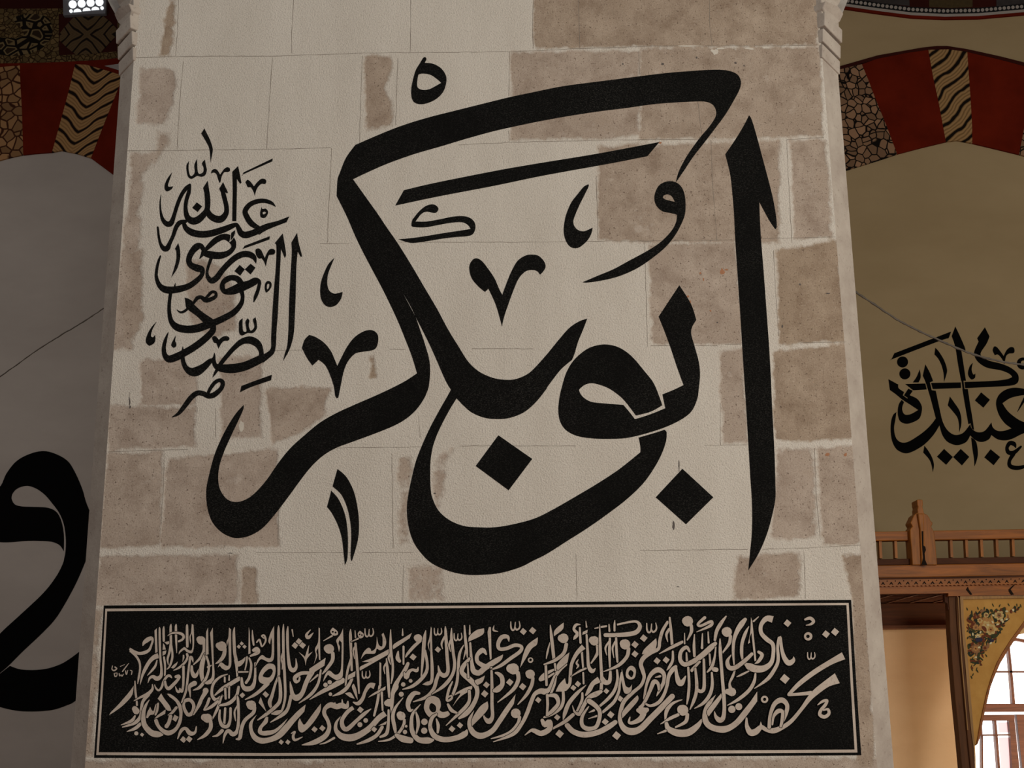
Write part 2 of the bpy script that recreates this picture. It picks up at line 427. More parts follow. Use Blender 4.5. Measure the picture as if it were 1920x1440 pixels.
# ------------------------------------------------------------------ outlines of the writing on the pillar (photo windows, see WIN)
BIG = '''
letter_stroke|o b: 1068,1050! 1130,960 1200,855 1290,740 1370,635 1440,540 1500,440 1545,355 1557,300 1540,250 1495,220 1420,205 1330,204 1200,212 1000,228 800,252 600,278 400,303 200,331 0,372 @a 1420,410 1200,464 1000,514 800,565 600,628 420,700 265,768! 195,865 150,975 132,1030 125,1150! 200,1300 @c 420,160 470,265 540,400 620,550 680,670 745,810 800,945 850,1075 888,1200! 800,1258 680,1320 560,1375 @e 1210,160 1080,220 960,290 850,380 740,480 650,590 560,720 470,820 400,868 330,885 265,865 215,800 197,720 205,620 240,510 300,375 350,270 385,190 388,157! 320,235 240,370 170,530 125,700 108,800 115,920 150,1030 220,1110 300,1150 360,1155 440,1135 530,1080 620,980 720,850 800,740 890,625 980,540 1080,480 1200,435 1350,380 1500,320 1600,265 1680,195 1740,110 1770,40 @c 980,1270 986,1190 980,1100 950,990 910,870 870,760 830,680 795,620 768,578! 785,605 850,725 920,860 980,980 1030,1090 1075,1195 1110,1270 1143,1325! 1185,1388! @f 680,165 740,215 830,252 920,263 1020,255 1130,212 1220,135 1300,35 @d 100,1310 190,1190 240,1140 290,1100! 310,1050 335,965 370,880 405,790! 345,810 270,860 190,950 100,1060 0,1170 @c 1700,1215 1620,1245 1540,1248 1450,1232 1350,1185 1270,1110 1200,1000 1120,870 1040,720 940,550 840,380 740,220 660,105 590,0 @a 330,1140 248,1025! 330,985 500,910 700,838 900,780 1100,720 1300,665 1500,620 @b 100,580 300,545 500,515 700,490 900,462 1050,450 1200,442 1290,443 1345,465 1370,510 1365,560 1320,630 1260,700 1200,780 1140,870 1090,970
letter_stroke|o d: 940,775! 1095,540! 1160,640 1195,710 1222,800! 1190,855 1185,910 1210,1000 1240,1110 1250,1210 1240,1320 @g 1230,110 1190,200 1120,260 1000,320 850,370 700,405 560,412 440,408 330,390 250,350 205,290 188,210 195,110 215,20 @d 250,1190 310,1095 400,1020 480,990 560,985 650,1010 740,1075 830,1180 900,1270 945,1375 @g 967,160! 880,208 770,237! 690,132 630,76 550,25 450,-5 390,5 350,35 345,55 375,100 440,135 560,148 675,157! 720,210 762,264! 870,230 990,182! 968,78! 1050,45 1127,8! @d 1080,1160 1030,1010 990,900
letter_stroke|o g: 790,402! 900,370 985,343! 1000,360! 995,430 960,530 900,640 820,750 700,865 550,980 400,1085 250,1180 100,1275 @f 1200,1325 1100,1375 950,1418 800,1432 680,1428 560,1400 440,1345 360,1270 300,1180 265,1070 252,950 260,850 285,720 320,580 370,450 430,320 500,190 560,85 583,42! 625,108! 580,180 520,290 470,400 440,500 427,620 430,780 445,860 490,950 570,1020 680,1065 800,1075 900,1075 1020,1058 1200,1012 @g 150,940 350,825 500,735 650,635 803,512! 803,470
letter_stroke|o b: 1618,545! 1640,585 1680,720 1720,870 1760,1020 1795,1160 1820,1300 1825,1380 1815,1400! 1780,1350 1740,1280 1695,1195! 1698,1300 @d 1708,200 1728,450 1750,750 1768,1000 1782,1250 @g 1790,160 1800,350 1810,560 1815,750 1815,860 1790,990 1750,1130 1690,1270 1612,1398! 1625,1270 1640,1100 1640,900 1628,700 1613,450 1598,200 1585,0 @d 1570,1050 1555,800 1535,500 1515,200 @b 1505,1280 1490,1100 1475,980 1440,838! 1520,720 1580,620
diamond_dot|o f: 938,385! 1192,562! 1015,797! 768,615!
diamond_dot|o g: 1118,636! 1350,850! 1145,1052! 918,850!
vowel_mark|o e: 1092,637! 1160,700 1215,810 1245,950 1253,1080 1240,1190 1200,1328! 1190,1300 1195,1150 1190,1050 1165,930 1120,830 1055,768!
vowel_mark|o e: 1045,800! 1100,865 1145,970 1165,1080 1170,1200 1165,1310 1147,1360! 1140,1290 1125,1160 1095,1060 1050,970 1013,922! 1030,860
flag_stroke|o a: 565,1222! 630,1107! 850,1055 1300,965 @b 0,912 470,835 945,746! 855,852! 585,905 250,965 0,1012 @a 1300,1075 880,1155
vowel_mark|o c: 748,195! 850,186 960,170 1080,150 1180,135 1290,118! 1272,90 1230,68 1150,70 1050,87 950,105 862,102 846,85 855,45 @a 700,1320 740,1270 790,1228 840,1213 875,1225 888,1250 870,1275 840,1275 800,1268 760,1285 716,1342! 800,1342 900,1325 1000,1305 1080,1302 1130,1318 1160,1350 1165,1395 1145,1437 1100,1452 @c 1180,178 1080,190 970,208 870,222 820,218
vowel_mark|o d: 370,517! 480,470 600,420 720,355 850,285 950,220 1030,140 1070,70 1078,10! @b 1030,1278 970,1265 925,1225 908,1170 920,1110 950,1065 1000,1042 1050,1042 1095,1065 1125,1110 1140,1180 1138,1280 @d 1110,80 1060,170 990,255 900,330 800,400 700,450 600,485 480,510 400,520
-o b: 972,1160 982,1145 1010,1138 1040,1155 1062,1195! 1020,1185 985,1175
vowel_mark|o b: 400,1068 415,1065 412,1085 380,1150 345,1220 315,1290 300,1340 310,1380 340,1408 380,1415 420,1400 445,1388! @d 432,160 400,210 350,252 310,262 270,245 240,195 228,130 235,60 @b 250,1280 285,1200 330,1140 375,1085
vowel_mark|o c: 1525,850! 1510,790 1480,690 1450,620 1423,565! 1398,590! 1350,550 1300,490 1280,420 1290,370 1325,338 1370,355 1420,415 1470,490 1505,570 1528,612! 1550,550 1590,450 1640,360 1700,318 1750,310 1800,320 1840,360 1852,400 1835,435 1810,460! 1790,435 1750,425 1700,437 1650,490 1610,580 1570,690 1540,780
vowel_mark|o c: 290,1385 275,1370 265,1300 235,1210 200,1140 150,1098! 103,1142! 60,1080 25,1010! 45,950 80,912! 130,930 190,970 240,1030 270,1095 290,1145! 320,1085 365,1000 420,930 490,885 550,877 590,905 597,955 580,1010 540,1030 470,1040 420,1055 370,1110 340,1180 320,1270 300,1370
vowel_mark|o c: 268,335! 245,390 220,460 215,530 230,580 265,602 300,598 330,590! 318,640 285,685 240,703 200,690 170,645 162,580 170,510 195,440 225,380
vowel_mark|o a: 790,110 798,125 785,152! 850,160 910,195 945,250 945,310 920,375 860,430 780,460 720,455 690,420 685,350 700,270 720,205 750,155 775,115
-o a: 738,240! 770,232 830,242 880,275 910,302! 870,325 820,350 770,355 735,340 728,310 732,270
'''
PHRASE = '''
vowel_mark|o j: 725,68! 745,110 790,200 825,310 815,400 797,478! 795,400 780,300 740,220 688,132!
vowel_mark|o j: 543,460! 535,520 540,590 560,640 590,630 610,590 605,510 636,437! 640,500 645,580 665,615 710,595 715,540 697,490 730,443! 745,520 755,570 735,630 690,650 640,640 610,655 570,675 530,650 512,580 512,510
vowel_mark|o j: 805,610! 815,575 845,557 880,570 915,625! 960,560 1000,535 1030,550 1030,580 1005,592 965,595 935,640 918,710 907,722! 890,680 870,620 840,600
letter_stroke|o j: 1130,522! 1145,590 1170,722! 1155,735! 1115,675! 1115,800 1112,1000 1108,1183! 1060,1183! 1062,1000 1065,800 1060,590!
vowel_mark|o j: 1545,430! 1540,465! 1210,612 1180,638! 1195,598!
vowel_mark|o j: 1217,715! 1240,685! 1275,705 1320,765! 1365,710 1410,675 1455,680 1468,710 1450,737 1410,735 1370,770 1345,820 1330,878! 1315,830 1285,775! 1245,775!
letter_stroke|s j: 1580,1008,6 1530,965,40 1450,940,50 1360,945,55 1270,985,58 1215,1060,62 1235,1130,66 1290,1210,70 1380,1268,50
+o j: 1745,1125! 1710,1195! 1580,1245 1450,1300 1380,1345 1380,1280! 1450,1220 1600,1180
+s j: 1440,1265,78 1320,1320,75 1220,1348,80 1165,1325,72 1135,1265,55 1110,1225,45 1060,1240,60 950,1285,75 800,1330,80 680,1340,80 570,1315,80 500,1260,60 475,1190,40
+s j: 205,865,4 195,950,14 200,1060,24 225,1160,44 275,1215,62 325,1205,64 360,1120,46 400,990,44 450,870,44 505,790,46 548,748,30
+s j: 552,745,26 540,830,46 510,930,46 500,1030,48 520,1130,66 580,1180,84 650,1165,84 720,1100,70 758,1040,62 765,940,66 755,830,62
+o j: 765,698! 780,790 785,840! 725,840! 710,785!
+s j: 755,1040,60 790,1110,74 860,1155,82 930,1155,82 985,1090,62 990,1010,55 965,900,55 945,820,50
+o j: 950,715! 1008,835! 1000,850! 975,835! 920,830! 903,795!
+s j: 500,1185,40 430,1200,54 385,1260,50 @k 350,144,44 310,230,46 280,290,66 240,295,60 200,240,36 178,150,28 170,70,26 165,40,22
vowel_mark|o j: 338,600! 310,680 290,745 300,770 350,765! 330,800 275,825 248,790 255,730 290,660
diamond_dot|o j: 635,957! 698,1005! 645,1072! 580,1022!
vowel_mark|o j: 1415,1012! 1422,1035 1465,1035 1490,1075 1465,1130 1435,1145 1400,1130 1395,1080 1405,1040
-o j: 1425,1078 1450,1068 1464,1085 1435,1102
vowel_mark|o k: 412,230! 430,300 435,400 400,530 330,640! 360,540 388,430 388,330 372,300!
letter_stroke|s k: 740,310,40 800,250,60 870,190,70 950,155,70 1010,165,80 1060,205,80 1075,280,54 1010,350,64 900,380,84 780,365,84 715,345,60
+s k: 665,420,3 690,385,30 720,330,50
+o k: 1095,75! 1085,140 1045,190! 1030,190! 1050,105!
+s k: 725,330,50 690,270,60 640,270,80 580,330,72 540,420,66 560,490,70 640,530,84 690,545,76 700,600,50 650,665,60 540,745,70 400,785,80 270,790,84 190,740,60 150,640,40 155,540,34 175,450,30 198,385,16
+s k: 378,705,2 370,750,20
-s k: 1043,100,8 1040,150,8 1032,210,12
-s k: 1100,100,4 1070,170,8 1030,212,12
letter_stroke|s k: 1345,470,8 1320,400,60 1260,365,74 1180,365,74 1090,410,70 1000,490,66 930,570,66 870,650,70 810,680,70 765,630,45 760,560,32 790,460,36 810,405,40
vowel_mark|o k: 1185,300! 1210,262! 1490,155 1508,152 1505,180 1480,195
vowel_mark|o k: 1338,325 1350,300 1385,297 1415,330 1450,410! 1480,345 1510,305 1550,300 1575,325 1565,360 1530,370 1500,375 1480,430 1462,510! 1440,450 1410,410! 1380,415 1350,380
letter_stroke|o k: 1665,115! 1685,220 1705,360 1690,408! 1645,300! 1635,500 1620,800 1605,1100 @l 1592,300 1582,500 1560,590 1500,650 1430,705! 1435,605! 1520,540 1527,400 @k 1540,1100 1560,800 1585,500 1590,270 1570,232!
letter_stroke|o k: 1838,108! 1855,220 1895,375 1880,393! 1845,330! 1830,500 1822,800 1815,1000 @l 1800,330 1770,480 1730,580 1672,680! 1690,600 1720,500 1735,300 1740,100 @k 1745,900 1760,600 1775,350 1770,225!
diamond_dot|o k: 1150,492! 1210,545! 1155,620! 1087,565!
diamond_dot|o k: 1280,478! 1338,525! 1280,605! 1212,545!
letter_stroke|s k: 1180,740,70 1130,665,70 1050,645,66 975,680,66 940,750,60 970,810,60 1060,800,96 1160,760,110 1270,720,90 1340,685,84 1385,700,44 1370,790,40 1340,870,40 1318,935,10
-o k: 962,738! 990,705 1030,700 1085,742! 1030,733
+s k: 1165,790,60 1185,870,44 1165,960,55 1080,1060,70 960,1130,76 850,1180,80 790,1200,90 650,1250,95 520,1265,90 400,1240,85 330,1170,60 305,1060,45 305,950,40 320,830,38
vowel_mark|o k: 1485,685 1525,700 1530,750 1500,800 1465,825! 1450,780 1455,720
-o k: 1485,718 1505,725 1500,765 1480,785 1475,745
letter_stroke|s k: 600,945,30 640,890,44 690,880,44 740,915,55 800,905,50 860,870,40 860,825,34 820,815,34 780,850,34 735,900,30
+o k: 490,885! 540,900 600,940! 600,965! 700,1055 820,1135! 870,1190! 720,1190! 640,1110 545,1040 505,1000!
+s k: 530,1010,25 490,1045,30 440,1060,24 395,1030,6
+s k: 820,1210,80 830,1230,70 @l 820,330,72 720,430,80 600,520,82 480,590,84 380,640,90 300,660,84 250,610,60 240,520,46 260,430,36 293,340,6
vowel_mark|o l: 150,215! 100,310 85,380 110,400 135,372! 135,440 110,480 65,502! 30,470 25,420 55,340 100,270
vowel_mark|o l: 383,378! 375,440 385,465! 388,500 360,525 330,500 335,470 355,430
letter_stroke|s l: 468,510,3 465,600,40 470,680,50 500,760,60 560,810,90 630,810,110 720,755,84 790,690,60 838,660,40 848,585,4
+s l: 848,585,4 842,680,40 860,740,60 930,770,90 1060,775,110 1200,750,105 1320,700,100 1420,650,90 1440,640,60
+s l: 825,880,3 860,820,30 920,720,46 1000,620,50 1090,520,56 1180,450,70 1280,435,90 1365,480,84 1405,560,58 1410,620,56
vowel_mark|o l: 1185,172! 1183,250 1190,320 1215,335 1232,320 1220,240 1220,210 1245,172! 1265,200 1258,260 1278,318 1306,308 1326,270 1310,190 1340,160! 1352,220 1355,290 1320,340 1290,350 1240,350 1180,378 1145,350 1140,270 1145,210
vowel_mark|o l: 820,410 840,385 870,395 900,430! 950,392 1000,388 1025,410 1010,440 960,445 925,480 895,535! 870,470! 840,460
vowel_mark|o l: 1535,850! 1525,915! 1290,995 1155,1058! 1170,985! 1300,935
vowel_mark|s l: 340,1358,8 420,1310,40 500,1210,56 570,1120,60 640,1070,60 710,1075,60 780,1105,62 850,1085,62 930,1010,50 945,940,50 905,915,44 850,945,44 800,1010,40 775,1060,36
'''
RIGHT = '''
letter_stroke|o h: 1045,395! 1015,475! 900,510 360,718 325,735! 365,655!
round_dot|c h: 462,760,66
round_dot|c h: 490,903,66
letter_stroke|o h: 1095,335! 1150,450 1210,590 1215,640! 1190,635 1165,615! 1195,800 1222,985! 1165,985! 1130,800 1095,580 1052,450!
letter_stroke|o h: 1170,984! 1192,984! 1206,1086! 1183,1088!
letter_stroke|o i: 1180,190! 1245,190! 1270,360 1300,540 1320,680! 1295,660 1280,600! 1252,610! 1215,400
letter_stroke|o h: 495,1025! 735,1018! 752,1090! 590,1100!
letter_stroke|o h: 805,1012! 1160,1005! 1165,1072! 825,1085!
letter_stroke|o h: 1205,1000! 1500,990 1700,970 1780,940! 1740,900 1640,860 1480,830 1380,770 1330,700 1325,630 1375,515! 1358,475! 1450,345! 1505,455! 1470,540 1400,650 1420,700 1500,745 1640,780 1760,830 1840,900 1855,970 1830,1020 1750,1045 1500,1060 1215,1075!
letter_stroke|o h: 735,790! 790,890 828,990! 790,1005! 812,1100! 860,1105! @i 900,400 940,570 990,670 1060,730 1130,738 1200,705 1275,610! 1290,660 1340,700 1400,708 1460,680 1528,590! 1545,650 1600,690 1680,690 1770,660! 1690,600 1620,500 1585,380 1600,290 1660,220 1750,180 1850,175 1960,200 2050,260! 1960,258 1860,270 1750,300 1660,360! 1720,450 1800,520 1880,570 1960,590 2100,560! 2060,640 1960,700 1880,735 1780,785 1690,805 1600,790 1528,740! 1500,790 1440,820 1380,820 1320,790 1275,745! 1230,820 1160,855 1090,860 1000,820 940,740 905,625! 840,730 740,840 640,910 540,955 470,955 390,910 340,820 320,700 325,580 350,500 388,465! 375,560 360,650 370,740 400,800 450,830 520,825 620,770 730,690 810,610 862,540! 830,420 790,270 740,110 705,29!
letter_stroke|o i: 293,72! 410,135! 415,180 480,225! 465,265! 520,305! 545,262! 640,310 690,390 690,470 660,545 580,590 500,605 430,570 405,480 415,380 450,320! 480,345! 460,400 460,450 490,495 560,490 650,440! 560,380 460,315 380,250 310,200!
letter_stroke|o i: 530,185! 585,210! 525,295! 480,265!
vowel_mark|o h: 855,590! 900,640 960,740 995,850 985,920 960,998! 955,900 930,800 890,720 845,670!
vowel_mark|o h: 668,850! 680,940 655,1005! 585,1005! 630,940
vowel_mark|o h: 1305,770! 1290,850 1310,910 1335,900! 1330,950 1290,970 1255,930 1248,880 1270,810
vowel_mark|o h: 1545,610 1565,573 1600,590 1640,640 1675,690! 1710,620 1755,583 1795,590 1805,630 1790,655 1740,660 1705,690 1690,750 1680,790! 1665,740 1630,690 1600,670 1570,680! 1550,640
vowel_mark|c h: 1905,778,72
-c h: 1912,772,30
diamond_dot|o i: 1405,230! 1510,318! 1432,412! 1330,325!
diamond_dot|o i: 960,908! 1065,1005! 985,1098! 875,1000!
diamond_dot|o i: 1160,908! 1262,1003! 1175,1105! 1070,1005!
diamond_dot|o i: 1518,912! 1632,1005! 1555,1103! 1443,1008!
vowel_mark|o i: 1030,280! 1080,350 1140,440 1165,530 1165,620 1142,708! 1140,620 1120,530 1060,450 1005,385!
vowel_mark|o i: 725,870! 770,930 815,1010 838,1100 825,1185! 810,1100 780,1030 710,950!
vowel_mark|o i: 1285,770! 1345,825 1365,960 1350,1050 1325,1115! 1320,1030 1300,900
vowel_mark|s i: 1820,892,10 1800,850,50 1750,838,50 1715,895,40 1735,950,50 1800,950,50 1882,880,24
+s i: 1790,970,50 1745,1050,40 1755,1115,50 1850,1135,50 1980,1100,30
vowel_mark|s i: 1940,285,36 1880,390,20 1840,462,4
'''
LEFT = '''
letter_stroke|o n: -120,1030 -250,900 -230,700 -100,560 0,540 60,420 150,310 270,245 390,220 500,245 610,310 680,420 740,560 775,680 815,790 815,900 800,1050 780,1180 @m 755,0 690,150 600,320 500,480 380,610 200,780 75,905 -20,985! -150,1080 -200,1000! -150,790 0,615 200,430 390,250 500,110 560,0 @n 580,1180 592,1100 592,1000 575,880 535,780 470,690 400,610 320,555 240,533 160,555 115,600 105,650 135,700 200,718 300,722 430,730 510,770 555,860 575,980 574,1120! 540,1070 480,1040 400,1030 250,1028 100,1040 0,1040
letter_stroke|o m: 90,905! 180,935 300,942 420,930 520,900 600,860 710,780 800,690 880,560! 900,700 900,900 840,1080 675,1222 600,1260 500,1295 400,1310 280,1315 150,1308 0,1275 -150,1220 -260,1150! -120,1080 0,975!
'''
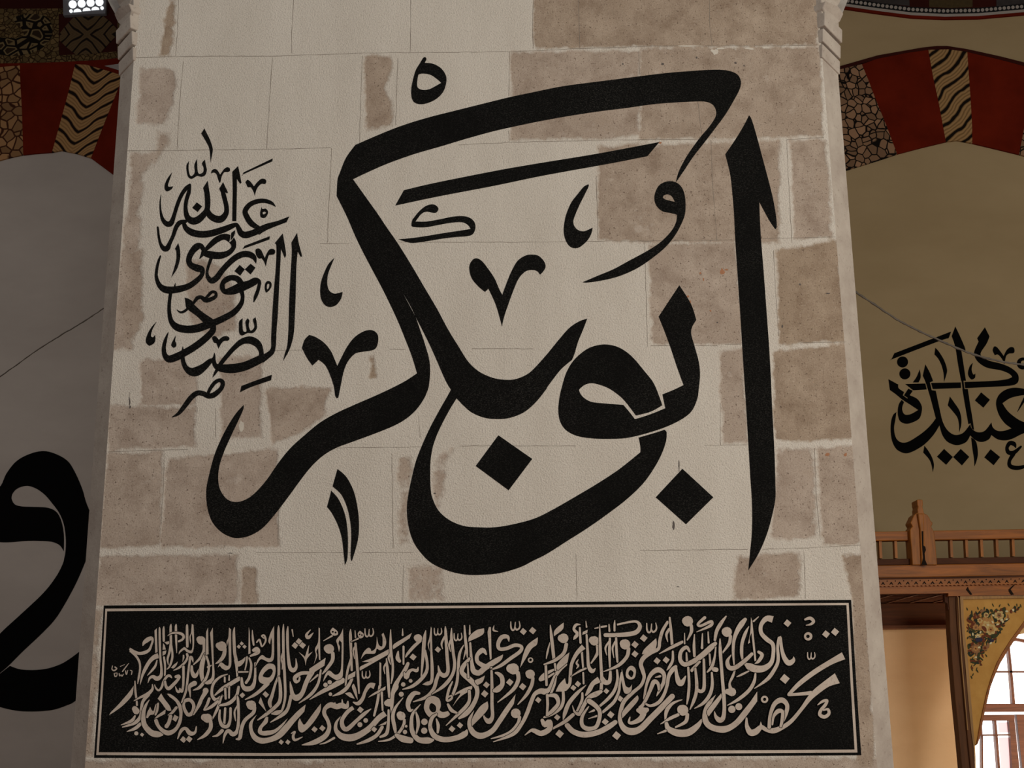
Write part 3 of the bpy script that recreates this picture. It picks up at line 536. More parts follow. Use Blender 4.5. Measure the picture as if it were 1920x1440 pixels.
PANEL = '''
s z: 845,485,14 870,430,60 930,380,80 1000,350,60 1020,400,40 1000,470,36 960,560,50 880,610,60 780,625,55 690,600,60 625,555,50
+o z: 612,520! 680,590! 660,630! 605,600!
+s z: 640,590,50 720,670,45 775,760,40 795,850,36 790,950,36 770,1060,36 752,1170,14
S z: 1125,665,95 1040,700,80 960,780,66 890,900,62 840,1010,45 815,1100,30 795,1190,6
o z: 1055,215! 1095,175! 1110,600! 1068,620!
s z: 1145,150,10 1147,210,36 1150,450,40 1160,700,38 1180,900,42 1170,1030,60 1100,1080,80 1030,1045,60 970,1070,40 935,1160,8
s z: 1100,750,20 1070,850,40 1010,930,40 925,1025,10
s z: 1225,135,8 1218,200,40 1222,400,40
o z: 1208,440! 1240,480! 1258,555! 1200,560!
o z: 1200,590! 1270,572! 1252,640! 1200,668!
s z: 1225,695,36 1245,850,36 1240,1020,30
s z: 1355,95,8 1345,160,40 1350,400,44 1345,500,50 1320,620,40 1290,730,36 1305,835,10
+s z: 1355,480,40 1375,600,36 1375,700,40 1350,800,40 1320,870,30 1280,910,16
s z: 1450,95,6 1440,150,40 1445,400,36 1455,620,10
vowel_mark|s z: 1290,310,8 1360,265,30 1460,255,40 1550,280,50 1580,330,44 1550,380,40 1490,408,36
vowel_mark|o z: 1230,425! 1320,405! 1320,450! 1280,468!
s z: 1645,105,14 1640,160,44 1645,500,46
o z: 1725,95! 1757,112! 1768,400 1755,560 1720,622 1640,602 1590,562 1530,600 1490,645! 1500,590 1560,530 1600,515 1660,560 1715,572 1738,500 1735,330 1725,270! 1705,330 1710,400 1700,460! 1685,330 1712,250
s z: 1640,640,44 1650,700,40 1600,790,40 1500,880,40 1400,930,14
o z: 1350,885! 1400,830 1440,800 1475,770! 1450,840 1400,893
o z: 1565,650! 1590,655! 1595,700! 1558,790!
s p: 1165,262,70 1185,275,96
+s p: 1215,290,40 1218,380,36 1175,470,30 1100,545,14
s z: 1750,790,10 1735,720,40 1702,695,50 1685,800,40 1665,950,40 1640,1180,40 @p 1012,850,26 968,972,22
s z: 1725,860,44 1730,950,60 1770,1030,80 1820,1000,50 1860,880,8
s p: 985,570,28 985,700,28 980,800,26 965,850,30 945,820,20
+s p: 945,815,14 940,850,26 915,845,26 895,795,8
s z: 1370,1070,10 1330,1030,50 1280,1040,45 1220,1130,44 1180,1240,40 1130,1290,36 1080,1250,30 1055,1185,10
s z: 1440,1045,50 1490,1040,70 1480,1090,50 1400,1180,60 1310,1260,60 1260,1210,50 1245,1130,40
signature|s z: 300,850,14 290,910,20 330,935,24 375,900,24 345,872,24
+s z: 480,950,20 540,870,20 595,800,8
+s z: 440,860,12 520,825,8
+s z: 330,990,20 345,1040,20 375,1030,16 380,980,16 335,985,14
+s z: 420,990,20 430,1030,20 455,1010,14 470,1035,20 495,1000,14
+s z: 535,940,20 550,1005,20 575,930,12
+s z: 620,930,14 650,945,16 640,1005,16
o p: 425,785! 415,870 380,930 300,1010 220,1070 150,1115! 170,1080 240,1010 310,930 370,860
s p: 440,735,14 445,850,24 455,920,22
s p: 460,960,20 462,1002,22
s p: 635,770,10 635,825,30 580,880,40 500,915,24 428,955,8
+s p: 590,885,40 530,960,34 510,1050,30 500,1130,34 440,1200,40 300,1250,12
s p: 438,1045,64 455,1070,74
+s p: 440,1125,20 400,1180,36 285,1225,8
s p: 500,1215,36 440,1265,36 350,1300,8
dot|c p: 455,1320,23
dot|d p: 520,1335,24
s p: 600,945,8 560,1010,30 535,1100,44 545,1220,56 620,1310,66 690,1330,70 740,1330,40
o p: 565,1145! 580,1080 600,1045 610,1020! 630,1060 650,1065 670,1000 710,965! 700,1020 660,1100 610,1115 585,1150!
s p: 700,985,20 690,1060,26 670,1110,20
o p: 785,1050! 780,1100! 655,1165! 690,1120
o p: 695,930! 735,870! 770,930 830,1010 850,1065! 800,1060 740,980
o p: 800,875! 840,880 910,930 960,1000 975,1080 960,1200 910,1290 850,1335 790,1340 720,1290 670,1220 655,1170! 690,1160 720,1230 780,1280 840,1285 900,1240 935,1150 935,1060 900,970 830,910!
s p: 905,1030,30 860,1085,30 815,1115,12
s p: 840,1130,40 820,1200,40 795,1240,46
dot|o p: 885,1110! 930,1135! 900,1190! 860,1165!
s p: 1010,950,40 1060,945,40 1100,1000,36 1090,1080,44 1040,1112,40 1002,1060,36 987,1000,30 1000,965,20
s p: 1110,757,56 1075,775,50 1050,805,36 1058,860,22 1062,915,10
s p: 1230,430,30 1200,520,50 1187,620,50 1198,720,36 1195,745,10
s p: 1238,440,24 1265,520,24 1270,600,26 1240,700,30 1170,800,36 1095,835,10
+s p: 1260,575,24 1310,550,8
o p: 1240,180! 1262,130! 1268,430! 1235,440!
o p: 1315,130! 1320,300 1325,500 1335,650 1320,740 1260,770 1215,755! 1260,725 1300,690 1310,600 1300,400 1285,190!
s p: 1382,332,70 1415,340,110
+s p: 1450,370,40 1440,440,44 1400,500,36 1350,535,12
o p: 1497,130! 1520,150! 1522,400 1520,560 1470,610 1420,590 1395,560! 1370,580! 1395,530 1420,525 1470,560 1495,530 1490,280! 1475,340! 1470,290 1490,240
s p: 1560,130,10 1552,200,30 1560,400,34 1578,500,36 1585,600,26 1590,680,20
+s p: 1570,500,30 1600,540,60 1650,510,40 1680,465,8
dot|d p: 1640,310,24
dot|d p: 1608,345,24
dot|d p: 1672,345,24
s p: 1700,465,24 1692,540,18 1678,605,14
vowel_mark|s p: 1605,630,20 1710,628,16
s p: 1480,655,10 1400,685,24 1330,750,30 1305,830,30 1310,900,34 1350,945,40 1400,920,40 1420,900,30
s p: 1340,890,16 1420,820,40 1520,760,46 1610,705,46
s p: 1275,930,30 1250,1000,30 1215,1060,12 1300,1020,36 1370,960,30
+s p: 1415,905,20 1380,1010,30 1350,1080,30 1310,1160,12
s p: 1450,690,20 1450,740,22
s p: 1500,670,12 1498,720,20
s p: 1455,815,24 1460,930,24
s p: 1500,800,22 1498,920,20
s p: 1455,1040,26 1445,1205,26
s p: 1395,1060,20 1390,1150,30 1420,1230,40 1480,1240,40 1510,1170,30 1515,1040,28
s p: 1605,800,30 1580,900,34 1500,980,40 1395,1005,22
s p: 1592,900,16 1600,960,30 1605,1150,30 1590,1290,40 1540,1330,50 1490,1290,40 1450,1340,30 1430,1430,8
+s p: 1590,1010,14 1562,1070,20 1562,1120,20 1572,1180,8
s p: 1222,1140,80 1255,1150,104
+s p: 1290,1180,40 1290,1260,44 1230,1340,40 1145,1390,10
s p: 1235,840,66 1225,870,50 1190,930,40 1160,1000,40 1100,1110,12
s p: 1420,1290,40 1370,1340,30 1315,1355,10
dot|o p: 1650,860! 1680,890! 1645,925! 1615,890!
s p: 1130,1245,12 1115,1310,30 1060,1320,50 1010,1265,36 960,1290,36 920,1380,12
dot|d p: 985,1390,38
dot|d p: 1050,1385,38
o q: 40,125! 50,170! 60,420! 35,430!
s q: 80,160,8 85,250,24 95,325,20
s q: 95,385,36 130,375,54 140,410,46 60,450,20
s q: 45,475,20 68,550,26 50,680,30 10,750,30
s q: 112,530,20 110,700,30 80,800,50 10,820,56 -30,780,40 -40,700,24
vowel_mark|s q: 130,295,16 160,265,20 175,310,20 190,345,14 230,280,20 215,220,20 185,225,16 210,250,14
o q: 325,110! 325,300 320,480 270,520 220,500 170,490 110,580! 140,490 190,440 240,470 290,460 300,300 290,240! 280,320! 260,280 285,190
o q: 290,535 335,560 340,640 310,720 250,765 170,750 150,690 180,610 240,545
-o q: 295,595 310,630 270,690 200,680 215,640 260,600
+s q: 250,760,50 180,830,40 100,890,34 0,940,10
dot|o q: 225,845! 268,885! 235,920! 195,880!
s q: 375,110,10 375,200,30 378,600,30 372,680,26 340,760,26 300,900,36 275,970,44 290,1030,26
s q: 380,690,26 395,800,36 390,950,40 330,1030,40 230,1110,36 140,1170,12
s q: 430,95,10 428,200,28 430,420,28 435,520,30 445,700,30 450,900,28 425,1030,26 395,1090,20
+s q: 425,420,26 405,480,18 420,540,18 415,600,8
+s q: 300,1100,16 350,1090,50 400,1075,36
s q: 480,120,10 475,200,30 480,400,30 500,570,40 540,610,50 575,570,30 570,480,8
vowel_mark|s q: 528,155,16 540,230,10
dot|d q: 605,287,38
dot|d q: 560,332,38
dot|d q: 645,330,38
vowel_mark|o q: 600,405! 650,440 672,460! 700,370 718,325! 710,430! 760,400! 720,450 692,490 680,560! 662,480
vowel_mark|s q: 735,155,8 690,210,30 710,243,40 765,190,8
o q: 825,130! 840,140! 845,500! 830,490! 820,360! 800,400 810,450 770,545! 795,450 785,370 820,290
o q: 905,470! 890,560! 725,665! 720,595!
+s q: 720,640,36 630,645,40 560,690,44 570,740,36 605,725,24 612,690,20
+s q: 750,630,60 690,740,50 640,870,50 580,920,70 535,890,50 515,800,30 505,740,8
+s q: 515,900,34 480,1040,36 420,1110,40 285,1195,10
s q: 725,745,8 815,665,24
s q: 850,610,20 820,760,30 740,880,36 605,980,10
s q: 725,940,8 850,860,40 1000,780,56 1090,725,66
dot|c q: 903,775,25
dot|c q: 950,745,24
dot|c q: 958,880,20
s q: 925,365,84 945,370,110
+s q: 985,420,40 980,500,40 920,590,34 870,650,14
vowel_mark|o q: 955,175 985,130! 1035,170 1040,210 990,220
-c q: 985,178,11
-c q: 1016,186,11
+s q: 975,225,20 880,280,8
o q: 1100,140! 1105,350 1100,600 1090,690 1030,720 970,690 930,660! 875,740! 895,670 930,620 960,620 1010,660 1060,640 1080,560 1085,300! 1060,270! 1050,310 1065,350 1055,405! 1035,320 1025,270 1070,210
s q: 1185,150,8 1183,220,32 1190,400,28 1198,610,24
+s q: 1190,480,24 1150,620,26 1128,785,16
s q: 1200,710,30 1150,800,40 1080,860,40 985,900,10
o q: 1240,620! 1235,680! 1150,720! 1160,665!
s q: 1235,165,8 1240,240,18
s q: 1240,310,26 1255,500,30 1270,700,28 1280,870,16
+s q: 1240,345,26 1215,390,20 1230,480,8
vowel_mark|o q: 1265,200 1290,165! 1330,200 1325,240 1285,250
-c q: 1287,207,9
-c q: 1312,215,9
+s q: 1270,255,20 1190,290,8
vowel_mark|w q: 1397,190,50
o q: 1555,190! 1585,280 1570,350 1520,385 1480,370 1460,420 1400,425 1350,430 1300,485! 1330,410 1380,360 1410,370 1420,395 1460,370 1475,320 1480,230! 1500,320 1540,340 1545,250 1535,210
o q: 1620,370! 1615,430! 1290,615! 1295,570 1400,520! 1310,515! 1430,470
vowel_mark|w q: 1362,662,46
S q: 1455,790,66 1400,780,50 1350,850,36 1320,930,40 1270,985,44 1215,970,12
o q: 1265,945! 1240,900 1200,800 1220,760! 1250,830
o q: 1120,870! 1180,860 1215,900 1230,930! 1180,915
s q: 1635,155,10 1635,300,30 1640,420,32 1660,560,26 1655,680,26 1640,760,10
+s q: 1635,425,26 1612,470,22 1635,545,8
o q: 1875,190! 1850,250! 1665,375! 1670,320 1780,250
s q: 1770,145,8 1770,215,22
s q: 1780,345,24 1780,540,20
s q: 1720,400,16 1713,470,46 1735,508,36
o q: 1510,520! 1530,530! 1530,790! 1505,790!
+s q: 1510,790,26 1490,950,30 1450,1120,24
s q: 1588,480,12 1600,600,32 1610,760,32 1620,910,24
+s q: 1590,530,26 1560,580,18 1570,650,8
o q: 1580,790! 1575,830! 1380,920! 1440,870
s q: 1535,860,26 1545,1060,20
s q: 1830,535,36 1800,600,44 1740,690,36 1700,760,50 1690,800,66 1660,870,44 1650,980,40 1645,1120,16
+s q: 1597,980,70 1620,975,90
s q: 1945,575,8 1930,615,36 1880,605,30 1840,630,40 1812,690,50 1790,640,20
dot|c q: 1777,770,25
dot|c q: 1860,730,21
dot|c q: 1755,880,28
S q: 1575,1095,64 1500,1150,60 1400,1260,64 1280,1340,72 1180,1370,80 1080,1350,70 1020,1280,44 1025,1200,30 1070,1135,8
S q: 1215,1030,44 1150,1080,44 1090,1170,44 1100,1250,50 1150,1270,50 1250,1180,40 1340,1100,40 1415,1045,8
dot|d q: 1295,1055,38
dot|c q: 1290,1222,28
dot|c q: 1355,1175,26
s q: 1155,960,14 1140,1020,50 1080,1005,60 1030,1020,60 960,1000,60 900,1040,44 890,1100,44 930,1180,40 945,1260,44 900,1350,56 780,1420,56 640,1450,10
+s q: 1090,940,10 1095,1000,30
+s q: 1010,975,10 1000,1010,50
o q: 850,985! 845,1070 780,1180 700,1270 640,1310 600,1280 595,1200 615,1150! 640,1200 670,1220 740,1130 800,1050
o q: 680,995! 665,1075! 560,1190 480,1290 400,1370 300,1415 180,1435 90,1390 50,1300 50,1200 130,1110! 85,1200 90,1290 150,1360 240,1370 340,1330 430,1240 530,1130 600,1060
o q: 260,1140! 250,1200 200,1250 190,1290 240,1290 340,1270 480,1150! 420,1240 330,1320 220,1345 150,1320 150,1260 200,1190 235,1135
s q: 48,990,76 70,1003,106
+s q: 105,1030,40 90,1090,40 0,1170,40 -40,1260,40 -60,1370,40 -100,1385,16
o q: 175,910! 240,1080! 150,975!
dot|d q: 780,1275,36
dot|d q: 868,1262,36
vowel_mark|s q: 520,1320,12 560,1300,20 540,1350,30 560,1395,30 645,1360,8
dot|d q: 405,1418,30
dot|d q: 480,1418,30
s q: 1000,1372,26 910,1422,20 840,1442,8
dot|d q: 1450,1275,34
s q: 1540,1250,36 1480,1340,40 1380,1400,40 1260,1440,16
o q: 1595,1180! 1580,1220! 1495,1235!
s q: 1612,1060,22 1610,1200,30 1590,1320,40 1520,1360,24
s q: 1742,1112,80 1755,1125,96
+s q: 1790,1170,30 1780,1230,34 1720,1320,30 1620,1390,26 1500,1410,10
s q: 1775,920,8 1690,1030,30 1660,1130,40 1680,1250,40 1690,1310,26
s q: 1700,1340,40 1770,1380,74 1860,1400,66
dot|c q: 1810,1240,15
dot|c q: 1797,1305,24
s r: 250,245,70 265,250,90
+s r: 290,280,30 220,340,36 150,420,30 125,460,16
dot|d r: 208,462,40
s r: 350,165,10 335,260,40 320,450,36 300,680,14
+s r: 340,390,30 365,520,30 360,620,36 300,710,40 200,790,36 90,825,10
o r: 408,120! 418,140! 425,400 440,600 430,740 380,780 310,770! 360,740 400,720 405,600 400,280! 385,330 395,400! 372,320 392,240
vowel_mark|w r: 490,178,44
dot|d r: 487,378,36
s r: 570,120,10 575,200,32 590,450,36 600,620,40 560,670,50 510,640,40 490,560,10
+s r: 495,650,36 470,720,40 440,820,40 360,910,40 210,965,10
+s r: 562,235,24 528,310,22 540,370,8
s r: 640,140,10 640,250,32 660,420,32 675,540,34 650,660,36 560,780,40 420,880,10
+s r: 635,270,26 612,330,22 630,400,8
vowel_mark|w r: 715,238,46
s r: 785,110,16 795,250,30 810,380,30 820,480,10
+s r: 800,390,22 775,485,8
s r: 845,105,10 845,205,22
o r: 1005,140! 990,210 830,290! 840,230 920,160
s r: 775,330,10 730,430,30 715,600,30 700,750,32 660,870,32 630,945,16
s r: 850,305,22 860,450,30 870,540,40 890,620,60 950,640,60 1010,590,60 1100,530,60 1180,480,50 1215,440,10
+s r: 1030,430,20 990,385,56 930,440,44 930,510,44 980,550,50 1030,570,50
o r: 1060,125! 1083,125! 1090,480! 1072,495! 1045,180!
o r: 1075,575! 1095,570! 1100,590! 1080,600!
vowel_mark|s r: 1118,110,8 1112,160,22 1160,175,8
vowel_mark|w r: 1360,115,54
dot|d r: 1447,175,40
dot|d r: 1552,165,42
s r: 1285,285,10 1270,235,40 1205,240,50 1165,310,44 1180,370,40 1260,365,40 1350,330,40 1425,345,36 1410,400,40 1300,480,40 1190,560,36 1075,610,8
o r: 1610,240! 1600,320 1540,370 1480,470 1410,585! 1450,420 1500,320
vowel_mark|c r: 1528,497,31
-c r: 1528,494,15
s r: 1305,590,100 1335,595,126
+s r: 1385,640,46 1390,720,44 1330,830,40 1160,970,10
s r: 1505,645,70 1525,655,104
+s r: 1555,700,36 1540,780,40 1480,890,36 1385,995,10
dot|d r: 1295,745,42
dot|d r: 1440,795,42
dot|d r: 1032,775,38
dot|d r: 1013,875,42
dot|d r: 1615,945,36
s r: 1090,620,26 1095,800,34 1095,1000,36 1100,1130,40 1060,1185,60 1015,1150,30 1000,1110,8
s r: 1135,640,20 1165,650,40 1205,690,50 1210,770,50 1160,825,66 1120,840,40
s r: 840,480,30 770,570,50 760,640,50 850,720,60 920,800,50 925,900,46 870,1020,50 800,1100,56 725,1150,24
s r: 822,535,14 830,690,24
o r: 1015,670! 990,740 930,780! 900,730 960,700
o r: 870,785! 860,830 740,910 650,1020! 690,950 740,870 670,895! 700,860 790,810
s r: 840,845,32 840,950,36 800,1020,40 720,1100,36 580,1230,10
s r: 650,740,14 610,830,30 588,950,26 640,930,24 640,895,18 600,915,18
s r: 600,995,26 640,1060,40 700,1090,20
o r: 430,900 500,930 520,1000 505,1060! 540,1080 600,1070! 620,1110 560,1145 500,1140 450,1100 400,1140 350,1090 330,1020 360,930
-o r: 430,985 465,1020 460,1075 420,1080 390,1040 400,990
s r: 470,1105,24 420,1150,40 400,1250,44 450,1350,60 560,1390,60 700,1370,60 790,1325,66 812,1285,20
s r: 470,1160,16 490,1230,36 485,1310,24
s r: 275,870,30 220,870,50 170,930,60 150,1000,50 170,1060,40 205,1055,16
s r: 290,995,8 210,1090,30 190,1180,40 200,1300,50 270,1390,60 380,1400,70 430,1395,30
s r: 240,1080,14 260,1150,36 265,1230,36 245,1320,16
dot|c r: 335,1190,36
dot|c r: 333,1290,35
dot|d r: 645,1270,38
dot|d r: 735,1230,36
o r: 1360,880! 1340,990! 1280,1080 1200,1200 1120,1310 1020,1370 940,1380 860,1330 820,1240 830,1150 895,1060! 870,1150 870,1230 920,1300 1000,1310 1090,1260 1160,1160 1240,1040
o r: 1045,960! 1040,1060 870,1240! 870,1160 960,1020
s r: 1350,1085,80 1362,1095,110
+s r: 1405,1140,36 1380,1220,36 1280,1320,36 1085,1380,10
s r: 1920,545,40 1850,610,44 1790,710,40 1740,820,44 1690,850,66 1640,845,60 1575,880,44 1530,980,44 1490,1090,44 1430,1210,40 1330,1330,40 1110,1415,8
s r: 1800,600,20 1700,650,40 1645,700,40 1645,720,30 1720,690,26 1790,645,20
s s: 70,105,10 85,250,36 110,475,34
s s: 122,540,24 128,615,14
s s: 20,560,28 28,775,28
s s: 65,300,8 40,400,22 25,480,8
o s: 220,75! 210,150 110,230! 115,170 160,120
s s: 195,250,84 220,252,110
+s s: 250,320,40 220,420,40 120,500,36 0,545,14
o s: 285,410! 265,520! 160,610! 140,600! 150,540 220,460
s s: 140,680,10 115,780,26 65,900,22
vowel_mark|s s: 405,97,10 360,100,30 335,150,30 375,200,36 350,240,36 332,265,8
s s: 402,135,22 410,300,26
s s: 425,410,24 440,600,20
s s: 440,640,20 445,760,20
s s: 430,870,24 425,950,30 370,1070,24
s s: 470,60,8 478,125,18
o s: 435,180! 490,155! 485,195! 430,212!
s s: 478,215,22 490,400,30 500,560,36 540,620,50 578,590,8
S s: 445,345,60 370,420,44 310,540,36 295,680,36 285,770,36 235,815,60
+o s: 235,700! 250,760 280,770! 270,810 220,850! 130,850! 170,770
+s s: 215,850,30 215,960,36 180,1040,36 90,1100,40 0,1140,20
vowel_mark|s s: 385,490,8 365,530,22 385,560,22 365,590,8
vowel_mark|s s: 470,590,20 400,620,24 305,680,8
s s: 545,272,84 565,280,106
+s s: 600,340,36 600,420,36 530,530,16
s s: 570,140,10 640,125,22 700,115,20
S s: 820,98,20 980,65,24 1050,70,30 1078,120,44 1040,180,50 950,205,50 800,215,44 690,215,44
s s: 730,95,12 735,170,22
s s: 795,50,8 792,100,22 792,165,22
s s: 625,100,8 630,300,30 640,550,32 648,700,34 640,850,36
+s s: 655,690,30 685,745,56 735,735,44 745,640,30 742,600,20
s s: 740,255,24 735,400,30 740,580,18
+s s: 730,290,20 690,360,22 705,440,8
s s: 810,250,24 815,400,30 825,515,22
+s s: 800,290,22 770,360,20 785,470,8
s s: 895,310,90 912,320,116
+s s: 950,370,40 930,460,40 830,560,36 670,625,8
dot|d s: 1120,250,43
dot|d s: 1022,322,42
dot|d s: 1022,428,40
dot|d s: 380,765,36
dot|d s: 330,808,34
dot|d s: 700,845,33
dot|d s: 855,930,37
dot|d s: 750,1110,42
dot|d s: 688,1190,40
dot|d s: 815,1345,50
dot|d s: 175,1325,48
dot|d s: 148,1140,36
dot|d s: 1270,505,40
dot|d s: 1372,495,40
vowel_mark|w s: 1212,137,58
s s: 1388,70,30 1330,170,36 1300,280,36 1285,370,36 1200,410,50 1120,470,50 1088,540,46 1110,620,44 1125,690,36 1090,780,36 1000,860,40 900,960,44 860,1080,44 855,1180,46 900,1265,66 980,1300,80 1080,1270,70 1200,1150,66 1320,1030,64 1440,905,60
+o s: 1260,250! 1265,320 1230,400 1100,432! 1130,370
s s: 1412,20,20 1425,150,30 1440,330,30
+s s: 1405,150,28 1375,210,28 1390,290,8
s s: 1447,400,22 1445,500,30 1410,570,30 1380,610,8
s s: 1295,425,8 1400,370,30 1500,320,36 1555,292,30
s s: 1595,55,90 1615,60,120
+s s: 1655,110,36 1655,180,36 1610,270,14
s s: 1805,20,36 1730,90,28 1760,112,28 1860,68,32 1890,65,24 1870,110,34 1715,180,8
o s: 980,560 1030,600 1020,690 970,715 920,680 930,600
-o s: 980,610 1005,640 985,690 950,660 955,620
o s: 875,595! 905,740 920,790 960,805 988,770! 980,840 940,875 900,860 880,780 868,700
+s s: 872,640,20 850,760,26 840,850,30 790,960,36 720,1030,36 655,1085,26
s s: 820,610,22 825,720,30 790,840,36 720,930,36 630,1010,26
s s: 1125,930,24 1150,780,30 1200,660,44 1280,605,60 1345,650,44 1345,740,40 1300,830,36 1265,900,8
s s: 1290,830,24 1280,760,36 1235,740,50 1195,830,40 1150,930,36 1110,1000,36 1080,1030,40
+s s: 1060,1060,50 1110,1070,90 1155,1055,50
+s s: 1120,1100,60 1080,1160,60 1000,1200,40 955,1195,30 965,1140,14
vowel_mark|s s: 1250,690,8 1305,678,26
o s: 1050,890! 1050,960 880,1150! 880,1080 960,980
s s: 1145,990,20 1200,1010,30 1290,970,40 1350,880,36 1385,770,36 1400,680,40 1440,610,50 1480,570,36
+s s: 1480,575,30 1490,660,40 1512,740,60 1545,755,60 1590,680,16
s s: 1635,400,20 1600,352,40 1540,400,40 1530,490,44 1580,545,50 1680,510,54 1780,440,60 1880,350,60 1925,310,40
s s: 1578,195,10 1580,310,18
s s: 1600,415,16 1605,500,26
s s: 1690,210,10 1685,330,30 1690,450,28
s s: 1780,200,12 1775,360,28
s s: 1843,180,12 1850,300,22
s s: 1860,430,20 1870,560,24
s s: 1620,580,24 1630,760,30 1620,900,30 1605,990,14
o s: 1745,500! 1765,515! 1662,635! 1648,600
s s: 1700,590,24 1715,750,36 1710,860,36 1680,960,36 1640,1050,10
+s s: 1795,490,26 1800,700,34 1795,820,40 1760,848,40 1722,830,36
s s: 1885,640,22 1890,780,34 1860,890,40 1790,980,36 1690,1040,8
s s: 470,780,8 370,870,40 280,980,44 235,1090,44 215,1165,10
S s: 620,715,70 550,760,50 510,830,50 470,890,20
s s: 640,850,36 580,880,60 500,920,44 440,1020,40 400,1100,44 345,1080,24 320,1010,8
s s: 505,955,56 590,1020,50 628,1100,44 590,1240,44 500,1270,50 430,1230,44 430,1130,36 500,1020,14
s s: 505,1085,8 560,1062,26
s s: 500,1155,8 590,1125,22
s s: 260,1230,56 330,1300,60 450,1335,64 600,1310,60 720,1250,60 800,1195,50
s s: 325,1112,40 230,1190,40 90,1270,20
s s: 1545,1050,100 1560,1060,124
+s s: 1610,1110,40 1590,1190,40 1480,1250,20
s s: 1550,942,10 1450,980,30 1380,1060,44 1362,1160,20
s s: 1310,1215,8 1420,1150,36 1505,1112,36
s s: 1375,1210,40 1400,1270,60 1500,1315,80 1620,1310,80 1720,1240,60 1770,1170,24
s s: 1275,1325,10 1365,1292,28
s s: 50,895,26 130,900,50 160,980,40 100,1060,44 40,1110,30
+s s: 35,890,28 40,1000,30 30,1120,20
s r: 1660,1175,40 1690,1225,56 1740,1190,60 1740,1270,60 1650,1320,60 1570,1290,50 1530,1290,30 1465,1340,8
s t: 425,5,16 370,80,40 320,170,40 300,270,28
s t: 420,175,90 435,180,112
+s t: 475,230,36 460,310,36 385,415,16
s t: 640,40,40 600,90,60 550,170,50 515,270,36 505,400,30 515,545,16
s t: 680,120,8 640,200,36 605,310,36 600,420,36 610,490,20
o t: 705,15! 720,60! 765,500! 745,510! 710,190! 690,250 695,300! 670,315! 690,230 700,150
s t: 790,10,10 735,60,20
S t: 950,40,76 880,30,60 820,100,44 820,190,44 880,260,50 950,320,44 955,430,40 930,530,50 850,590,70 760,595,80 690,570,80 650,545,40
s t: 1185,460,8 1180,500,46 1130,530,60 1080,470,50 1050,370,36 1030,240,36 1005,340,30 1010,500,36 970,600,40 890,710,40 745,815,8
dot|d t: 1115,82,44
dot|d t: 1548,205,44
dot|d t: 1650,180,46
dot|d t: 1085,708,56
vowel_mark|s t: 1315,40,24 1370,25,36 1408,60,36 1380,92,26 1325,105,8
vowel_mark|c t: 1348,230,47
-c t: 1345,230,20
vowel_mark|w t: 1385,450,44
S t: 1745,448,86 1600,520,60 1420,630,56 1250,760,50 1130,882,34
+s t: 1130,885,34 1240,880,34 1380,865,44
+S t: 1675,700,124 1560,760,80 1440,850,70 1360,930,54 1270,1050,40 1160,1180,44 1060,1250,50 960,1290,60 880,1280,44 820,1250,50 760,1300,70 700,1310,70 660,1240,44 655,1150,20
+o t: 815,1185! 840,1250! 790,1270!
s t: 910,1250,40 920,1120,36 970,990,50 1050,945,60 1110,1000,46 1100,1090,44 1050,1210,30
s t: 945,1220,20 960,1130,30 1010,1070,50 1060,1080,40 1055,1170,36 1040,1240,30
vowel_mark|s t: 1455,1000,10 1510,960,30 1560,950,30 1540,1000,36 1490,1060,36 1480,1110,40 1530,1135,40 1580,1100,36 1570,1050,30 1520,1060,16
vowel_mark|c t: 858,938,41
-c t: 858,938,18
dot|c t: 490,1050,41
dot|c t: 568,1020,39
o t: 775,850! 775,960! 650,1130 560,1230 450,1300 350,1310 230,1270 165,1190 165,1080 210,980 310,885! 260,990 215,1080 230,1180 300,1230 420,1235 520,1180 620,1060 700,960
s t: 357,260,14 360,400,36 375,600,34 390,780,36 400,900,40 405,1050,40 390,1150,50 350,1170,60 310,1130,36 295,1075,8
+s t: 440,850,60 490,855,96
+s t: 480,830,50 465,760,24 500,680,30 525,610,16
o t: 370,870! 365,940 230,1130! 215,1060
s t: 480,440,8 440,510,40 460,580,50 530,580,50 640,500,44 715,428,36
s t: 790,405,30 830,440,40 790,510,36 750,535,8
s t: 680,620,16 600,660,24 545,685,8
s t: 755,650,20 740,740,36 680,840,40 560,940,36 440,1005,8
s t: 310,350,14 295,470,24 265,570,36 215,630,16
+s t: 290,600,50 315,605,50
'''
# ------------------------------------------------------------------ room shell
def slab(name, lo, hi, mat):
    b = MB(); b.box(lo, hi); return tag(b.build(name, mat), kind='structure')
M['floor'] = plain('worn_carpet_red', (0.16, 0.05, 0.04), 0.95, 0.3, 8)
M['vault'] = plain('dark_vault_plaster', (0.20, 0.17, 0.14), 0.95, 0.2, 2)  # vault coloured dark to keep the back bay dim
slab('floor', (-9, -9, -0.1), (9, 6.4, 0.0), M['floor'])
slab('ceiling', (-9, 0.6, 9.6), (9, 6.4, 9.8), M['vault'])
WY = 6.0
slab('wall_left', (-9, WY, 0), (0, WY + 0.35, 9.6), M['wall_l'])
def pxo(win, pts): return ' '.join('%g,%g!' % q for q in pts)
